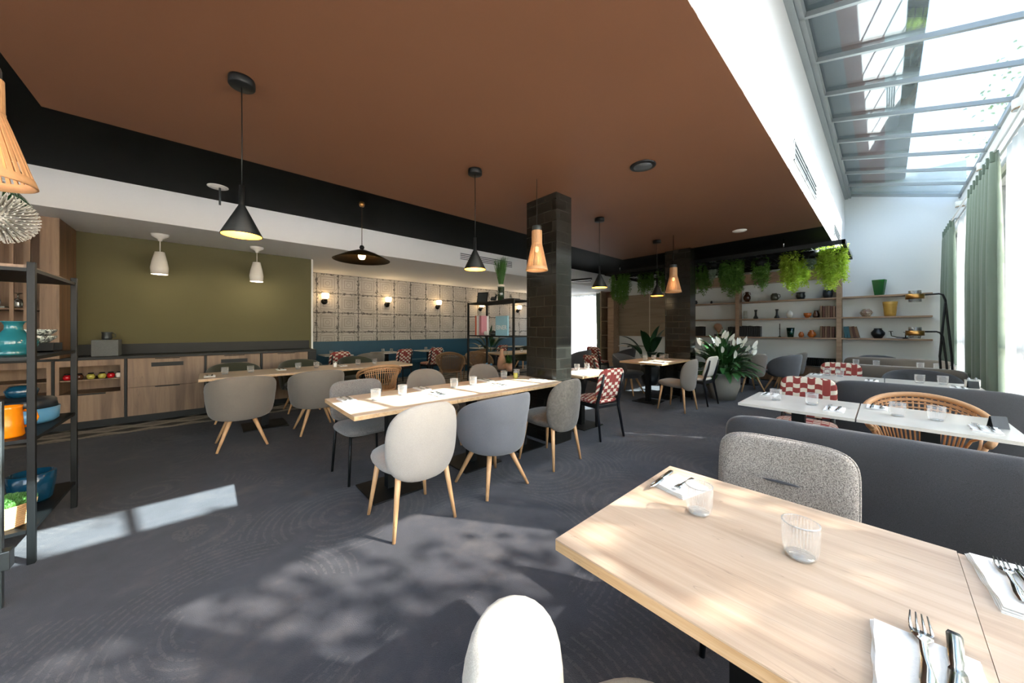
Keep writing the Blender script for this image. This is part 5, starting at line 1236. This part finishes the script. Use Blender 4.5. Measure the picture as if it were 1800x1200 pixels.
# linear lamp near the left far ceiling
t = root('angular_line_lamp', 'thin angular black and white line lamp hung by the near column', 'pendant lamp', (-4.3, 5.6, 2.36), .3)
B().box((0, 0, 0), (.75, .03, .04)).box((-.05, .14, 0), (.7, .03, .04), rz=.35).build('profile', 'black_metal', t); B().box((0, 0, -.022), (.73, .02, .006)).box((-.05, .14, -.022), (.68, .02, .006), rz=.35).build('diffuser', 'ceramic_white', t); B().tube([(-.3, 0, .02), (-.3, 0, .86)], .003, 5).build('wire', 'black_metal', t)
# twin armed floor lamp by the window
t = root('twin_arm_floor_lamp', 'black floor lamp with two bent poles and brass ringed glass heads', 'floor lamp', (.6, 7.0, 0))
B().lathe([(0, 0), (.15, 0), (.15, .015), (0, .02)], n=30).build('base', 'black_metal', t)
B().tube([(.0, 0, .01), (-.03, 0, 1.0), (-.08, .0, 1.72), (-.1, 0, 1.79), (-.13, 0, 1.805), (-.26, -.02, 1.80)], .011, 8).build('pole', 'black_metal', t)
B().tube([(-.03, 0, .01), (-.07, 0, .9), (-.1, 0, 1.25), (-.12, 0, 1.3), (-.15, 0, 1.315), (-.25, -.02, 1.315)], .011, 8).build('pole', 'black_metal', t)
B().tube([(-.08, .05, .01), (-.12, .05, 1.0), (-.08, .0, 1.7)], .011, 8).build('pole', 'black_metal', t)
for z in (1.78, 1.295):
    B().lathe([(0, -.07), (.058, -.07), (.058, .08), (.053, .08), (.053, -.065), (0, -.065)], c=(-.33, -.03, z), n=24).build('glass_head', 'head_glass', t)
    B().lathe([(.06, -.032), (.084, -.032), (.084, .032), (.06, .032), (.06, -.032)], c=(-.33, -.03, z), n=28).build('brass_ring', 'brass', t)
# ------------------------------------------------------------ trees outside
def tree(label, x, y, h, zc, rad, n, seed, leaf=.09, core=1):
    t = root('garden_tree', label, 'tree', (x, y, -.1)); r = random.Random(seed)
    b = B().tube([(0, 0, 0), (.1, .05, h*.4), (0, 0, h*.7)], [.16, .12, .05], 10); cl = []
    for i in range(14):
        a = r.uniform(0, 2*PI); q = r.uniform(.3, .9); c = V(math.cos(a)*q*rad[0], math.sin(a)*q*rad[1], zc+r.uniform(-.8, .8)*rad[2]); cl.append(c)
        b.tube([(0, 0, h*.4+.2*r.random()), V(c.x*.5, c.y*.5, c.z-.3), c], [.05, .03, .01], 6)
    b.build('trunk', 'bark', t); b = B()
    for i in range(n):
        c = cl[i % len(cl)]; p = c+V(r.gauss(0, 1)*rad[0]*.3, r.gauss(0, 1)*rad[1]*.3, r.gauss(0, 1)*rad[2]*.3)
        b.tri_leaf(p, (r.uniform(-1, 1), r.uniform(-1, 1), r.uniform(-1, 1)), (r.uniform(-1, 1), r.uniform(-1, 1), 1), leaf*r.uniform(.7, 1.2), leaf*.35)
    b.build('foliage', 'tree_leaf', t)
tree('leafy garden tree seen through the far skylight panes', 3.9, 20.0, 7, 7.8, (1.7, 3.0, 1.2), 3600, 31, .13)
for i, (x, y, r_) in enumerate(((4.2, 4.0, 1.4), (4.0, 8.1, 1.4), (4.3, 12.2, 1.4), (4.1, -.1, 1.3))):
    tree('round leafy garden tree standing outside the glazed wall, %s' % ('nearest', 'second', 'third', 'behind the camera')[i], x, y, 4.6, 4.5, (1.15, r_, 1.7), 6500 if i in (0, 3) else 4200, 40+i, .12)
